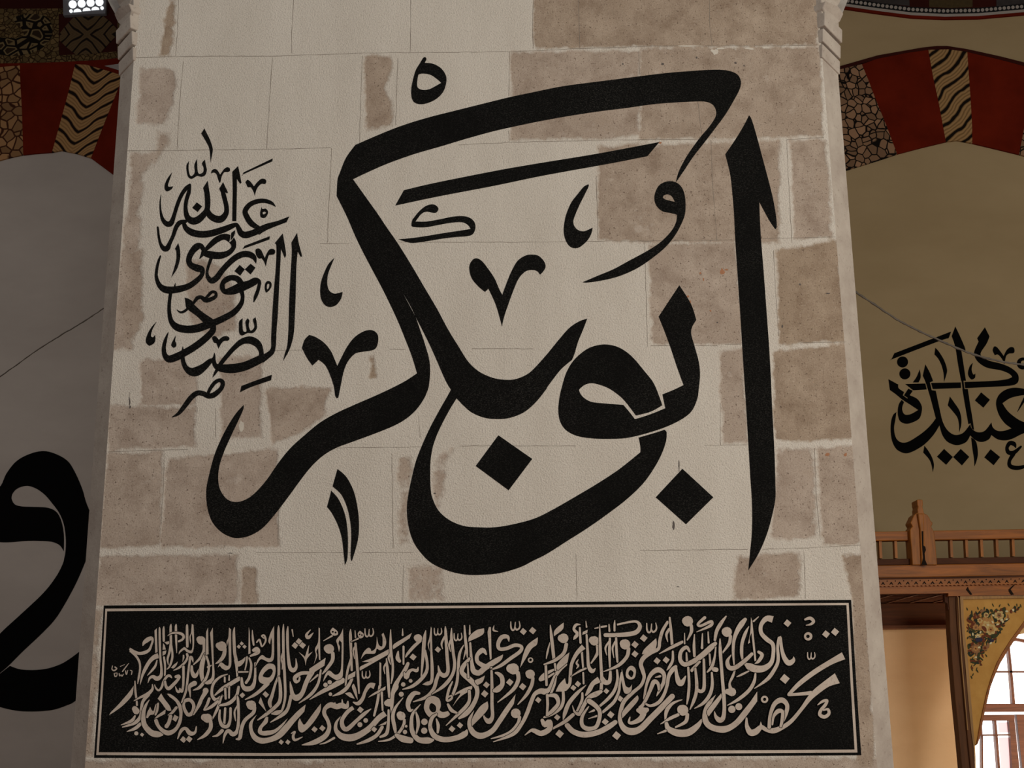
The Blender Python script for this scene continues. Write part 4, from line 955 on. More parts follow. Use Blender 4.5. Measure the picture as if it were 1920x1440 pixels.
# right wall with the arched window opening
cz = [(P(px, py, WY).x, P(px, py, WY).z) for px, py in [(1826,1500),(1826,1330),(1838,1270),(1866,1215),(1905,1191),(1950,1181)]]
ax = P(1992, 1200, WY).x
opening = [(cz[0][0], 0.4)] + cz[1:] + [(2*ax - x, z) for x, z in cz[:0:-1]] + [(2*ax - cz[0][0], 0.4)]
def wall_with_hole(name, x0, x1, z0, z1, hole, y0, y1, mat):
    vs = [Vector(q) for q in [(x0,z0),(x1,z0),(x1,z1),(x0,z1)]]; hv = [Vector(q) for q in hole]
    a = sum(hv[i].x*hv[(i+1) % len(hv)].y - hv[(i+1) % len(hv)].x*hv[i].y for i in range(len(hv)))
    if a < 0: hv = hv[::-1]
    V, E, F, _, _, OF = delaunay_2d_cdt(vs + hv, [], [[0,1,2,3], list(range(4, 4 + len(hv)))], 0, 1e-5)
    keep = [f for f, of in zip(F, OF) if of and 1 not in of]
    b = MB(); n = len(V)
    ed = {}
    for f in keep:
        for i in range(3): ed[(f[i], f[(i+1) % 3])] = 1
    b.add([(v.x, y0, v.y) for v in V] + [(v.x, y1, v.y) for v in V],
          keep + [[i + n for i in f[::-1]] for f in keep] + [[p, q, q + n, p + n] for (p, q) in ed if (q, p) not in ed])
    return tag(b.build(name, mat), kind='structure')
wall_with_hole('wall_right', 0, 9, 0, 9.6, opening, WY, WY + 0.35, M['wall_r'])

# ------------------------------------------------------------------ the stone pillar
XL, XR, CL, CR, ZT, DEP = -1.602, 1.483, 0.079, 0.093, 4.46, 2.6
pillar = empty('stone_pillar', ((XL + XR) / 2, DEP / 2, 0))
tag(pillar, 'massive square stone pillar with plastered face, bare stone patches and chamfered corners', 'pillar')
# stone patches (photo pixels): polygon, how bare, how brown
PATCH = [
 ('318,0 331,0 326,60 318,106 297,106 303,60', .9, .9), ('262,126 330,128 337,152 326,200 308,236 255,232', .85, .15),
 ('292,245 325,246 322,272 288,310', .7, .3), ('245,284 300,286 272,330 265,440 262,560 250,660 205,660 225,470', .75, .2),
 ('232,470 270,462 268,600 250,640 222,640', .9, .35), ('263,675 340,672 367,710 367,760 263,762', 1, .15),
 ('203,760 367,762 368,838 203,846', .95, .15), ('200,850 303,848 300,1026 185,1030', 1, .25),
 ('312,860 522,842 523,1024 300,1028', .95, .2), ('185,1042 446,1040 446,1134 176,1136', .95, .15),
 ('452,1062 484,1060 484,1134 449,1134', .9, .5), ('408,670 494,668 490,822 414,824', .9, .15),
 ('494,728 622,726 604,786 560,812 512,832', 1, .35), ('346,488 386,482 420,500 446,556 446,620 400,642 350,600', .75, .2),
 ('690,664 704,664 706,708 694,708', .9, .9), ('682,104 733,104 735,130 722,165 736,196 737,234 686,247', .95, .6),
 ('742,852 778,846 772,1026 742,1028', .62, .3), ('760,1058 836,1056 836,1132 760,1132', .6, .2),
 ('808,850 850,838 830,960 806,960', .6, .2),
 ('1000,-60 1540,-60 1534,86 1000,91', 1, .75), ('958,96 1200,94 1200,250 1150,262 958,262', .95, .35),
 ('1200,90 1536,87 1544,255 1200,262', 1, .55), ('1120,274 1462,264 1462,455 1212,456 1120,450', .95, .5),
 ('1480,264 1550,260 1560,446 1490,450', .95, .35), ('1214,458 1382,452 1392,646 1222,648', .95, .3),
 ('1456,470 1568,450 1590,640 1460,646', 1, .95), ('1448,660 1590,645 1600,824 1452,828', 1, .85),
 ('1346,655 1396,650 1404,832 1354,832', .85, .25), ('1454,838 1526,838 1534,1012 1442,1012', .8, .25),
 ('1530,840 1604,836 1614,1022 1542,1024', .95, .35), ('1378,1042 1500,1034 1504,1122 1374,1126', .85, .4),
 ('1578,1042 1622,1034 1628,1200 1642,1445 1606,1445 1598,1126', 1, .7), ('150,1424 1650,1420 1650,1500 150,1500', .8, .3),
 ('196,1140 176,1425 140,1425 160,1140', .7, .35)]
STEP = 0.011
nx = int((XR - XL) / STEP) + 1; nz = int((5.4 - 1.2) / STEP) + 1
gx = np.linspace(XL, XR, nx); gz = np.concatenate([[0.0], np.linspace(1.2, 5.4, nz)]); nz += 1
GX, GZ = np.meshgrid(gx, gz)
rel = np.stack([GX - CAM.x, np.zeros_like(GX) - CAM.y, GZ - CAM.z], -1)
cc = rel @ np.array(C2W)            # world -> camera coordinates
PXg = 960 + FPX * cc[..., 0] / -cc[..., 2]; PYg = 720 - FPX * cc[..., 1] / -cc[..., 2]
stone = np.zeros_like(GX); brown = np.zeros_like(GX)
for txt, s_, b_ in PATCH:
    pts = [tuple(float(v) for v in t.split(',')) for t in txt.split()]
    inside = np.zeros_like(GX, bool); dist = np.full(GX.shape, 1e9)
    for (x0, y0), (x1, y1) in zip(pts, pts[1:] + pts[:1]):
        cond = (y0 > PYg) != (y1 > PYg)
        with np.errstate(divide='ignore', invalid='ignore'):
            xi = (x1 - x0) * (PYg - y0) / (y1 - y0 if y1 != y0 else 1e-9) + x0
        inside ^= cond & (PXg < xi)
        L2 = (x1-x0)**2 + (y1-y0)**2
        tt = np.clip(((PXg-x0)*(x1-x0) + (PYg-y0)*(y1-y0)) / L2, 0, 1)
        dist = np.minimum(dist, np.hypot(PXg - x0 - tt*(x1-x0), PYg - y0 - tt*(y1-y0)))
    sd = np.where(inside, dist, -dist)
    w = np.clip(0.5 + sd / 22.0, 0, 1) * s_
    brown = np.where(w > stone, b_, brown); stone = np.maximum(stone, w)
b = MB()
b.v = [(float(x), 0.0, float(z)) for x, z in zip(GX.ravel(), GZ.ravel())]
b.f = [[j*nx + i, j*nx + i + 1, (j+1)*nx + i + 1, (j+1)*nx + i] for j in range(nz - 1) for i in range(nx - 1)]
b.m = [0] * len(b.f)
nfront = len(b.v)
ring = [(XL, 0), (XL - CL, CL), (XL - CL, DEP), (XR + CR, DEP), (XR + CR, CR), (XR, 0)]
for (xa, ya), (xb, yb) in zip(ring, ring[1:]):
    zt = ZT if (ya == 0 or yb == 0) else 5.4
    b.add([(xa, ya, 0), (xb, yb, 0), (xb, yb, zt), (xa, ya, zt)], [(0, 1, 2, 3)], 1)
b.add([(x, y, 5.4) for x, y in ring], [(0, 1, 2, 3, 4, 5)], 1)
# joints between the blocks: fine lines on the face
JOINT = ('245,108 345,106 511,105 620,102 700,99 960,97 1090,91 1240,86 1340,86 1460,86 1534,84;235,283 340,282 500,280 620,277;682,275 760,274;860,272 955,267 1190,262 1320,261;1475,262 1545,258;'
 '600,457 655,457;745,454 880,454 1040,454 1130,452 1215,452 1380,450;1430,447 1500,446 1567,444;500,658 560,656 600,655;730,655 760,655;885,654 1000,654;1220,649 1260,648 1345,648;1359,646 1392,645;1500,643 1560,642 1587,641;'
 '203,847 260,845 352,843;630,840 790,838;860,836 960,836 1080,836;1320,835 1400,834;480,1036 560,1036 660,1036;680,1036 775,1036;1200,1032 1300,1031 1402,1030;1430,1030 1500,1028 1614,1022;'
 '335,0 333,60 329,105;344,115 338,180 332,280;551,0 547,60 547,100;511,108 505,190 500,280;770,0 770,50 769,97;679,105 676,200 674,270;746,108 744,170 742,235;955,97 954,180;954,245 955,266;'
 '622,278 617,380 614,455;1000,0 999,50 1000,91;1085,0 1086,50 1087,90;1330,0 1331,50 1335,85;1198,96 1200,140;1308,190 1316,250;1118,330 1120,400 1121,450;1333,262 1336,340 1344,450;1475,262 1479,350 1485,455;'
 '1208,455 1211,540 1214,650;1450,470 1454,540 1460,630;1350,755 1351,835;1527,840 1530,920 1538,1012;308,850 306,920 302,985;735,850 736,940 737,1028;523,920 522,980 521,1020;1507,1035 1509,1080 1510,1122;'
 '404,765 404,820;785,780 788,820;243,735 242,760;757,1060 755,1132;430,1040 432,1050;1080,1040 1082,1124')
random.seed(5)
for ln in JOINT.split(';'):
    q = [tuple(float(v) for v in t.split(',')) for t in ln.split()]
    fine = []
    for (x0, y0), (x1, y1) in zip(q, q[1:]):
        n = max(2, int(math.hypot(x1-x0, y1-y0) / 14))
        fine += [(x0 + (x1-x0)*i/n + random.uniform(-.5, .5), y0 + (y1-y0)*i/n + random.uniform(-.5, .5)) for i in range(n)]
    fine.append(q[-1]); L = []; R_ = []
    for i, (x, y) in enumerate(fine):
        xa, ya = fine[max(i-1, 0)]; xb, yb = fine[min(i+1, len(fine)-1)]
        d = math.hypot(xb-xa, yb-ya); w = random.uniform(.22, .55)
        L.append(P(x - (yb-ya)/d*w, y + (xb-xa)/d*w, 0)); R_.append(P(x + (yb-ya)/d*w, y - (xb-xa)/d*w, 0))
    b.add([(p.x, -0.0004, p.z) for p in L + R_], [(i, i+1, i+1+len(L), i+len(L)) for i in range(len(L)-1)], 2)
b.add([(XL-CL,0,5.4),(XR+CR,0,5.4),(XR+CR,DEP,5.4),(XL-CL,DEP,5.4),(XL-CL,0,9.6),(XR+CR,0,9.6),(XR+CR,DEP,9.6),(XL-CL,DEP,9.6)], [(0,1,5,4),(1,2,6,5),(2,3,7,6),(3,0,4,7)], 0)
# small marks on the face: rust specks, soot, cracks and plaster chips
def mark(cx, cy, rx, ry, mi, n=11):
    q = []
    for i in range(n):
        a = 2*math.pi*i/n; r_ = random.uniform(.55, 1.15)
        p = P(cx + rx*r_*math.cos(a), cy + ry*r_*math.sin(a), 0); q.append((p.x, -0.0005, p.z))
    b.add(q, [list(range(n))], mi)
for a in [(1354,510,5,7),(1362,506,4,2),(1290,556,3,3),(1294,566,2,4),(1313,512,2,3),(1319,524,1.5,3),(1551,852,5,3),(1585,853,4,4),(1332,583,2,2),(1238,268,3,3)]: mark(*a, 3)
for a in [(1273,872,1.6,12),(1263,986,2.5,9),(243,752,1.6,12),(244,763,2,3),(1379,118,3,2),(1395,123,1.5,2),(815,925,3,1.2),(432,1037,6,.8),(1271,1100,3,1),(1552,550,5,1.2),(1500,533,2,2),(1467,612,2,3),(1306,108,2,2),(1242,120,3,3),(1168,120,1.5,2),(1082,28,1,1),(1345,605,2,1.5)]: mark(*a, 4)
for a in [(1340,97,8,6),(1350,91,9,2),(1405,91,10,2.4),(1437,89,9,2.2),(1290,86,26,1.6),(452,800,6,14),(424,842,14,9)]: mark(*a, 5)
shaft = b.build('shaft', [M['front'], M['side'], M['joint'], M['rust'], M['soot'], M['chip']], pillar)
for nm, arr in (('stone', stone), ('brown', brown)):
    at = shaft.data.attributes.new(nm, 'FLOAT', 'POINT')
    full = np.zeros(len(shaft.data.vertices), np.float32); full[:nfront] = arr.ravel()
    at.data.foreach_set('value', full)
# corner mouldings where the chamfers stop, and the springing of the arches
def corner(sx, X, C):
    nrm = Vector((sx, -1, 0)).normalized(); b = MB()
    def pc(u, z, e):      # u = 0 at the face edge, 1 at the outer edge of the chamfer
        return Vector((X + sx * C * u, C * u, z)) + nrm * e
    zs = [(4.425, 0.006), (4.50, 0.016), (4.575, 0.03)]
    for k, (z, e) in enumerate(zs):
        d = 0.032
        q = [pc(-.06, z + .002, e), pc(1.06, z - d + .002, e), pc(1.06, z - d + .066, e + .006), pc(-.06, z + .066, e + .006)]
        b.prism(q, -nrm * 0.09)
    b.prism([pc(-.05, 4.63, .02), pc(1.05, 4.60, .02), pc(1.05, 5.4, .05), pc(-.05, 5.4, .05)], -nrm * 0.1)
    for z, w in ((4.64, 0.0), (4.725, .008)):
        q = [pc(.50, z - .052, .018), pc(1.02, z + .012, .03), pc(1.04, z + .045, .05), pc(.6, z + .052, .06), pc(-.12, z + .048, .05), pc(-.1, z + .02, .03)]
        b.prism(q, -nrm * 0.11)
    return b.build('corner_moulding', M['side'], pillar, bevel=0.004)
corner(-1, XL, CL); corner(1, XR, CR)
def springer(pts, Y):
    b = MB(); q = [P(x, y, Y) for x, y in pts]; b.prism(q, (0, 1.2, 0)); return b.build('arch_springer', M['arch_stone'], pillar)
springer([(241,82),(236,62),(229,48),(220,33),(208,12),(195,-14),(182,-60),(166,-130),(130,-230),(50,-350),(-160,-500),(-160,-700),(330,-700),(330,60),(262,84)], 0.09)
springer([(1562,72),(1568,52),(1576,34),(1588,4),(1602,-40),(1630,-120),(1680,-230),(1770,-360),(1930,-480),(1930,-700),(1450,-700),(1450,40),(1540,70)], 0.10)

# ------------------------------------------------------------------ painted writing
def inscription(name, label, cat, text, Y, h, mat, loc, kind_of_label=None):
    root = empty(name, loc); tag(root, label, cat)
    for i, (nm, ent) in enumerate(read_entries(text)):
        g = traced_mesh(nm, ent, Y, h, [mat], lift=i * 0.00003)
        link_traced(nm, g, [mat], root)
    return root
c0 = P(900, 1070, 0)
inscription('calligraphy', 'huge black calligraphy with a long flag stroke painted across the middle of the pillar', 'calligraphy',
            BIG, 0.0, 0.0012, M['black'], (c0.x, 0, c0.z))
c0 = P(420, 780, 0)
inscription('calligraphy', 'small stacked black calligraphy with tall twin uprights at the left edge of the pillar', 'calligraphy',
            PHRASE, 0.0, 0.0012, M['black'], (c0.x, 0, c0.z))
c0 = P(1800, 880, WY)
inscription('calligraphy', 'black calligraphy on the cream wall above the wooden gallery railing', 'calligraphy',
            RIGHT, WY, 0.003, M['wall_black'], (c0.x, WY, c0.z))
c0 = P(80, 1330, WY)
inscription('calligraphy', 'giant black looped letter on the grey wall left of the pillar', 'calligraphy',
            LEFT, WY, 0.003, M['wall_black'], (c0.x, WY, c0.z))

# the black panel with reserved stone letters
c0 = P(895, 1418, 0)
panel = empty('inscription_panel', (c0.x, 0, c0.z))
tag(panel, 'long black panel densely filled with pale stone script and a thin pale border', 'inscription panel')
OUT = 'o x: 194.8,1135.4! 700,1131! 1200,1127.5! 1595.8,1124.8! 1606,1290! 1614.8,1416! 1000,1420.5! 500,1423! 176.5,1421! 186,1280!'
MID = 'o x: 197.6,1141.2! 700,1137! 1200,1133! 1591.2,1130.4! 1600,1290! 1607.6,1411! 1000,1414.6! 500,1417.4! 180.6,1415.6! 190,1280!'
INN = 'o x: 201,1146.3! 700,1141.6! 1200,1137.4! 1587,1134.6! 1594,1270! 1602.2,1405.4! 1000,1409.4! 500,1412! 185.2,1410.5! 194,1280!'
def ring_part(nm, outer, inner, mat, h):
    txt = outer + ('\n-' + inner if inner else '')
    g = traced_mesh(nm, read_entries(txt)[0][1], 0.0, h, [mat]); link_traced(nm, g, [mat], panel)
ring_part('panel_field', INN, None, M['panel_black'], 0.0010)
ring_part('border_line', MID, INN, M['bare'], 0.0008)
ring_part('outer_line', OUT, MID, M['panel_black'], 0.0010)
groups = {}
def put_letter(nm, m_):
    me = bpy.data.meshes.new(nm); me.from_pydata(m_.v, [], m_.f)
    for q_ in (M['bare'], M['panel_black']): me.materials.append(q_)
    me.polygons.foreach_set('material_index', m_.m); me.update()
    return link(nm, me, panel)
for i, (nm, ent) in enumerate(read_entries(PANEL)):
    g = traced_mesh(nm, ent, 0.0, 0.0014, [M['bare']], lift=i * 0.000016)
    k = traced_mesh(nm, ent, 0.0, 0.0014, [M['bare']], lift=i * 0.000016 - 0.000008, grow=1.15)     # the black paint drawn around each stroke
    groups.setdefault(nm, []).append((g, k))
for nm, gs in groups.items():
    gs.sort(key=lambda g: -g[0][2])
    for g, k in gs[:98]:
        m_ = MB(); m_.add(g[0], g[1], 0); m_.add(k[0], k[1], 1); put_letter(nm, m_)
    if gs[98:]:
        m_ = MB()
        for g, k in gs[98:]: m_.add(g[0], g[1], 0); m_.add(k[0], k[1], 1)
        tag(put_letter('small_letter_stroke', m_), kind='stuff')

# ------------------------------------------------------------------ painted arches and friezes on the back walls
def flat(name, win, pts, Y, h, mat, parent, smooth=False):
    txt = 'o %s: ' % win + ' '.join('%g,%g%s' % (x, y, '' if smooth else '!') for x, y in pts)
    g = traced_mesh(name, read_entries(txt)[0][1], Y, h, [mat], back=0.0)
    return link_traced(name, g, [mat], parent)
def arch_pts(pts, n=8): return pts
al = P(90, 290, WY)
arch_l = empty('painted_arch', (al.x, WY, al.z))
tag(arch_l, 'dark red arch with ochre pebble and chevron blocks above the grey left wall', 'arch')
def haunch(arch, win, E, I, mats):
    for i, mt in enumerate(mats): flat('voussoir', win, [E[i], E[i+1], I[i+1], I[i]], WY, 0.02, mt, arch)
cL = P(160, 210, WY)
M['chev'] = veined('chevron_marble', (0.36, 0.205, 0.085), (0.24, 0.13, 0.052), (0.012, 0.006, 0.004), 0.85, 8.0, (P(180, 150, WY).x, P(180, 150, WY).z, (P(180,150,WY).x - P(137,285,WY).x) / (P(180,150,WY).z - P(137,285,WY).z)), 0.8)
M['wavy'] = veined('wavy_marble', (0.33, 0.20, 0.088), (0.19, 0.11, 0.045), (0.008, 0.005, 0.003), 0.78, 8.6, None, 1.0)
M['diamond'] = veined('diamond_marble', (0.105, 0.066, 0.032), (0.085, 0.054, 0.026), (0.010, 0.006, 0.004), -0.8, 9.5, (P(164, 66, WY).x, P(164, 66, WY).z, 0.0, 1), 1.0)
EL = [(1560,900),(1900,1130),(2200,1450),(2450,1850),(2600,2300),(2680,2700)]
IL = [(1380,1700),(1600,1930),(1780,2180),(1900,2460),(1970,2760),(2000,3000)]
ms = [M['pebble_l'], M['red'], M['chev'], M['red'], M['pebble_l']]
haunch(arch_l, 'L', EL, IL, ms); haunch(arch_l, 'L', [(780 - u, v) for u, v in EL], [(780 - u, v) for u, v in IL], ms)
flat('voussoir', 'L', [(-30,620),(-330,690),(-520,760),(-780,900),(-600,1700),(-420,1640),(-255,1585),(-10,1455)], WY, 0.02, M['red'], arch_l)
flat('voussoir', 'L', [(-30,620),(60,608),(185,598),(192,800),(204,1000)] + [(216,1390)] + [(216,1400),(100,1425),(-10,1455)], WY, 0.02, M['pebble_l'], arch_l)
flat('voussoir', 'L', [(185,598),(430,588),(682,588),(625,830),(555,1090),(475,1378),(400,1384),(320,1390),(216,1402),(204,1000),(192,800)], WY, 0.02, M['red'], arch_l)
flat('voussoir', 'L', [(682,588),(780,592),(950,640),(1112,690),(1060,830),(960,1080),(825,1430),(700,1390),(560,1362),(475,1378),(555,1090),(625,830)], WY, 0.022, M['chev'], arch_l)
flat('voussoir', 'L', [(1112,690),(1300,760),(1560,900),(1500,1240),(1380,1700),(1200,1640),(1035,1525+60),(825,1430),(960,1080),(1060,830)], WY, 0.02, M['red'], arch_l)
fr_l = empty('painted_frieze', (P(90,60,WY).x, WY, P(90,60,WY).z))
tag(fr_l, 'dark painted frieze with a pebbled roundel and a veined diamond at the top left', 'frieze')
flat('edge_band', 'L', [(-400,640),(-200,600),(0,577),(300,572),(600,562),(900,545),(1150,520),(1400,480),(1400,820),(1112,690),(950,640),(780,592),(682,588),(185,598),(0,615),(-400,700)], WY, 0.012, M['red'], fr_l)
flat('plaster_corner', 'L', [(945,600),(1150,570),(1320,540),(1320,720),(1140,658)], WY, 0.016, M['grey_white'], fr_l)
flat('back_band', 'L', [(-400,-300),(1500,-300),(1400,480),(1150,520),(900,545),(600,562),(300,572),(0,577),(-200,600),(-400,640)], WY, 0.008, M['maroon'], fr_l)
for q in ([(-400,560),(0,512),(300,508),(560,503),(800,490),(1060,470),(1300,440),(1300,500),(1150,520),(900,545),(600,562),(300,572),(0,577),(-400,630)],
          [(-300,70),(0,85),(300,85),(590,82),(590,130),(300,133),(0,130),(-300,120)],
          [(478,130),(532,130),(535,505),(472,508)], [(1062,160),(1180,150),(1180,490),(1058,472)]):
    flat('pebble_border', 'L', q, WY, 0.014, M['gold'], fr_l)
flat('diamond_panel', 'L', [(545,305),(590,245),(670,160),(930,150),(1000,205),(1058,270),(1050,330),(990,390),(905,485),(800,495),(690,500),(600,430),(540,370)], WY, 0.016, M['diamond'], fr_l)
m = NT('ringed_roundel_pebbles', 0.9, 0.1); gq = m.map(m.geo(), (1, 0, 1.25))
vq = m.n('ShaderNodeTexVoronoi', feature='DISTANCE_TO_EDGE', i_Vector=gq, i_Scale=9.0).outputs['Distance']
cq = m.mix(m.ramp(vq, 0.20, 0.24), (0.17, 0.12, 0.055), (0.028, 0.016, 0.008))
m.color(m.mix(m.ramp(vq, 0.09, 0.12), (0.008, 0.005, 0.003), cq)); M['roundel'] = m.mat
flat('roundel_ground', 'L', [(-200,135),(478,135),(472,505),(-200,515)], WY, 0.012, M['gold'], fr_l)
g = traced_mesh('roundel', read_entries('o L: 0,495! 100,510 220,500 340,465 430,395 475,310 470,230 420,160 330,135 200,140! 120,180 190,250 215,330 120,350 0,345!')[0][1], WY, 0.018, [M['roundel']], back=0.0)
link_traced('roundel', g, [M['roundel']], fr_l)

for o_ in arch_l.children:
    o_['label'] = {'dark_red_paint': 'dark red block', 'ochre_pebbles': 'ochre pebble patterned block', 'chevron_marble': 'chevron striped block'}[o_.data.materials[0].name]
ar = P(1790, 270, WY)
arch_r = empty('painted_arch', (ar.x, WY, ar.z))
tag(arch_r, 'dark red arch with brown pebble and wavy striped blocks above the cream wall', 'arch')
flat('voussoir', 'R', [(-200,760),(226,640),(250,900),(270,1150),(300,1440),(300,1520),(-100,1700)], WY, 0.02, M['red'], arch_r)
flat('voussoir', 'R', [(226,640),(340,612),(455,588),(510,720),(570,880),(680,1150),(772,1395),(640,1440),(480,1490),(300,1545),(300,1440),(270,1150),(250,900)], WY, 0.022, M['pebble_r'], arch_r)
flat('voussoir', 'R', [(455,588),(600,535),(850,485),(1052,456),(1095,700),(1145,930),(1180,1120),(1210,1285),(1000,1335),(772,1395),(680,1150),(570,880),(510,720)], WY, 0.02, M['red'], arch_r)
flat('voussoir', 'R', [(1052,456),(1230,452),(1402,475),(1412,620),(1432,900),(1446,1150),(1447,1297),(1310,1272),(1210,1285),(1180,1120),(1145,930),(1095,700)], WY, 0.022, M['wavy'], arch_r)
flat('voussoir', 'R', [(1402,475),(1700,545),(2000,625),(1960,900),(1920,1130),(1868,1398),(1650,1345),(1447,1297),(1446,1150),(1432,900),(1412,620)], WY, 0.02, M['red'], arch_r)
flat('voussoir', 'R', [(2000,625),(2300,720),(2300,1000),(2200,1480),(2000,1435),(1868,1398),(1920,1130),(1960,900)], WY, 0.022, M['pebble_r'], arch_r)
ER = [(-200,760),(-520,1000),(-800,1330),(-1020,1740),(-1150,2200),(-1200,2600)]
IR = [(-100,1700),(-310,1930),(-470,2200),(-580,2500),(-640,2800),(-660,3000)]
ms = [M['pebble_r'], M['red'], M['wavy'], M['red'], M['pebble_r']]
haunch(arch_r, 'R', ER, IR, ms); haunch(arch_r, 'R', [(2460 - u, v) for u, v in ER], [(2460 - u, v) for u, v in IR], ms)
flat('voussoir', 'R', [(2300,720),(2660,800),(2560,1690),(2380,1560),(2200,1480),(2300,1000)], WY, 0.02, M['red'], arch_r)
flat('edge_line', 'R', [(-200,740),(226,615),(600,508),(1000,438),(1130,424),(1220,424),(1400,452),(1700,518),(1920,574),(2300,690),(2300,722),(2000,627),(1700,547),(1402,477),(1230,454),(1052,458),(850,487),(600,537),(340,614),(226,642),(-200,762)], WY, 0.024, M['maroon'], arch_r)
for o_ in arch_r.children:
    if o_.name.startswith('voussoir'):
        o_['label'] = {'dark_red_paint': 'dark red block', 'brown_pebbles': 'brown pebble patterned block', 'wavy_marble': 'wavy striped block'}[o_.data.materials[0].name]
fr_r = empty('painted_frieze', (P(1760,15,WY).x, WY, P(1760,15,WY).z))
tag(fr_r, 'curved dome border with pale dots over a red line, top right', 'frieze')
def band(nm, v0, v1, mat, h):
    base = [(-1500,-800),(-900,-400),(-200,-60),(60,20),(320,60),(600,100),(900,138),(1200,152),(1500,146),(1920,110),(2300,60),(3000,-160),(3700,-560)]
    return flat(nm, 'R', [(x, y + v0) for x, y in base] + [(x, y + v1) for x, y in base[::-1]], WY, h, mat, fr_r)
M['dotband'] = plain('black_border_paint', (0.004, 0.005, 0.006), 0.9, 0.2)
band('red_line', 8, 32, M['red'], 0.020); band('cream_line', -18, 8, M['grey_white'], 0.018)
band('dot_band', -66, -18, M['dotband'], 0.020)
band('painted_ground', -500, -66, M['maroon'], 0.016)
M['dim_gold'] = plain('dim_gold_paint', (0.05, 0.033, 0.012), 0.9, 0.5, 30)
M['dim_grey'] = plain('dim_grey_paint', (0.035, 0.03, 0.03), 0.9, 0.6, 14)
flat('painted_block', 'R', [(380,-60),(880,-60),(885,62),(600,35),(380,10)], WY, 0.02, M['dim_grey'], fr_r)
flat('painted_block', 'R', [(1060,-60),(1450,-60),(1450,72),(1250,80),(1060,72)], WY, 0.02, M['dim_gold'], fr_r)
flat('painted_block', 'R', [(1665,-60),(2100,-60),(2100,20),(1900,42),(1665,66)], WY, 0.02, M['dim_grey'], fr_r)
base = [(-1500,-800),(-900,-400),(-200,-60),(60,20),(320,60),(600,100),(900,138),(1200,152),(1500,146),(1920,110),(2300,60),(3000,-160),(3700,-560)]
dots = ''
x = 330.0; i = 0
while x < 2000:
    y = float(np.interp(x, [p[0] for p in base], [p[1] for p in base])) - 42
    dots += ('+' if i else '') + 'c R: %g,%g,15\n' % (x, y); x += 39; i += 1
g = traced_mesh('dots', read_entries(dots)[0][1], WY, 0.024, [M['grey_white']]); link_traced('pale_dots', g, [M['grey_white']], fr_r)

# round-paned window high on the left
w1 = empty('window_1', tuple(P(164, 10, WY))); tag(w1, kind='structure')
flat('window_frame', 'L', [(575,-260),(985,-260),(962,146),(585,162)], WY, 0.05, M['plaster_frame'], w1)
cir = [(670,65,35),(750,58,35),(830,50,35),(910,44,35),(708,-8,34),(788,-15,34),(868,-22,34),(640,0,22),(940,-28,20),(670,-82,39),(750,-90,39),(830,-97,39),(910,-104,38),
       (655,126,15),(933,98,15)]
for k, (u, v, r_) in enumerate(cir):
    g = traced_mesh('pane', read_entries('c L: %g,%g,%g' % (u, v, r_))[0][1], WY, 0.056, [M['pane_lit']]); link_traced('pane', g, [M['pane_lit']], w1)
for u, v in ((712,134),(795,124),(873,116)):
    flat('pane', 'L', [(u-35,v+2),(u-28,v-18),(u,v-30),(u+28,v-20),(u+36,v-4)], WY, 0.056, M['pane_lit'], w1)

# ------------------------------------------------------------------ wooden gallery on the right
GY = 5.0
gal = empty('wooden_gallery', (P(1790, 1100, GY).x, GY, 0))
tag(gal, 'honey coloured wooden gallery with railing, fretwork and a painted arch, right of the pillar', 'gallery')
XM = P(2012, 1180, GY).x           # middle of the painted arch
def stretch(pts):
    out = []
    for i, (u, v) in enumerate(pts):
        nb = [q for q in (pts[i-1], pts[(i+1) % len(pts)]) if q[0] not in (2500, 180)]
        if u in (2500, 180) and nb:
            un = 4400 if u == 2500 else -700
            v += (v - nb[0][1]) / (u - nb[0][0]) * (un - u); u = un
        out.append((u, v))
    return out
def gpoly(name, pts, Y, depth, mat, parent=gal, win='G', bevel=0.0, mirror=False):
    ox, oy, sc = WIN[win]; b = MB()
    if win == 'G': pts = stretch(pts)
    if mirror:
        b.prism([(2 * XM - q.x, q.y, q.z) for q in (P(ox + u/sc, oy + v/sc, Y) for u, v in pts)], (0, depth, 0)); return b.build(name, mat, parent, bevel=bevel)
    b.prism([P(ox + u/sc, oy + v/sc, Y) for u, v in pts], (0, depth, 0)); return b.build(name, mat, parent, bevel=bevel)
gpoly('top_rail', [(180,474),(590,465),(1920,441),(2500,430),(2500,518),(1920,528),(590,548),(180,556)], GY, 0.09, M['wood'], bevel=.006)
gpoly('bottom_rail', [(180,716),(620,712),(1920,690),(2500,680),(2500,738),(1920,748),(620,766),(180,772)], GY + 0.01, 0.09, M['wood_dark'], bevel=.004)  # rail lies in shadow; that shade is put into its dark wood colour
for uc in [-640, -500, -360, -220, -78, 63, 205, 346, 487, 627, 765, 907, 1265, 1403, 1538, 1677, 1822] + [1962 + 141*i for i in range(17)]:
    s_ = 0.02 * (uc - 625) / 1.0
    gpoly('baluster', [(uc - 13, 546 - uc*.012), (uc + 11, 546 - uc*.012), (uc + 19, 716 - uc*.016), (uc - 5, 716 - uc*.016)], GY + 0.025, 0.05, M['wood_v'])
b = MB()
ox, oy, sc = WIN['G']
newel_pts = [(955,178),(982,174),(1008,178),(1012,225),(1006,240),(1013,262),(1020,300),(1050,312),(1070,340),(1080,368),(1098,378),(1096,404),(1086,416),(1092,432),(1112,462),(1120,520),(1126,600),(1140,766),(916,766),(905,600),(896,500),(894,450),(904,430),(916,418),(908,404),(897,384),(904,370),(914,350),(928,318),(946,302),(962,296),(960,262),(966,240),(960,225)]
b.prism([P(ox + u/sc, oy + v/sc, GY - 0.05) for u, v in newel_pts], (0, 0.14, 0))
newel = b.build('newel_post', M['wood_v'], gal, bevel=.006)
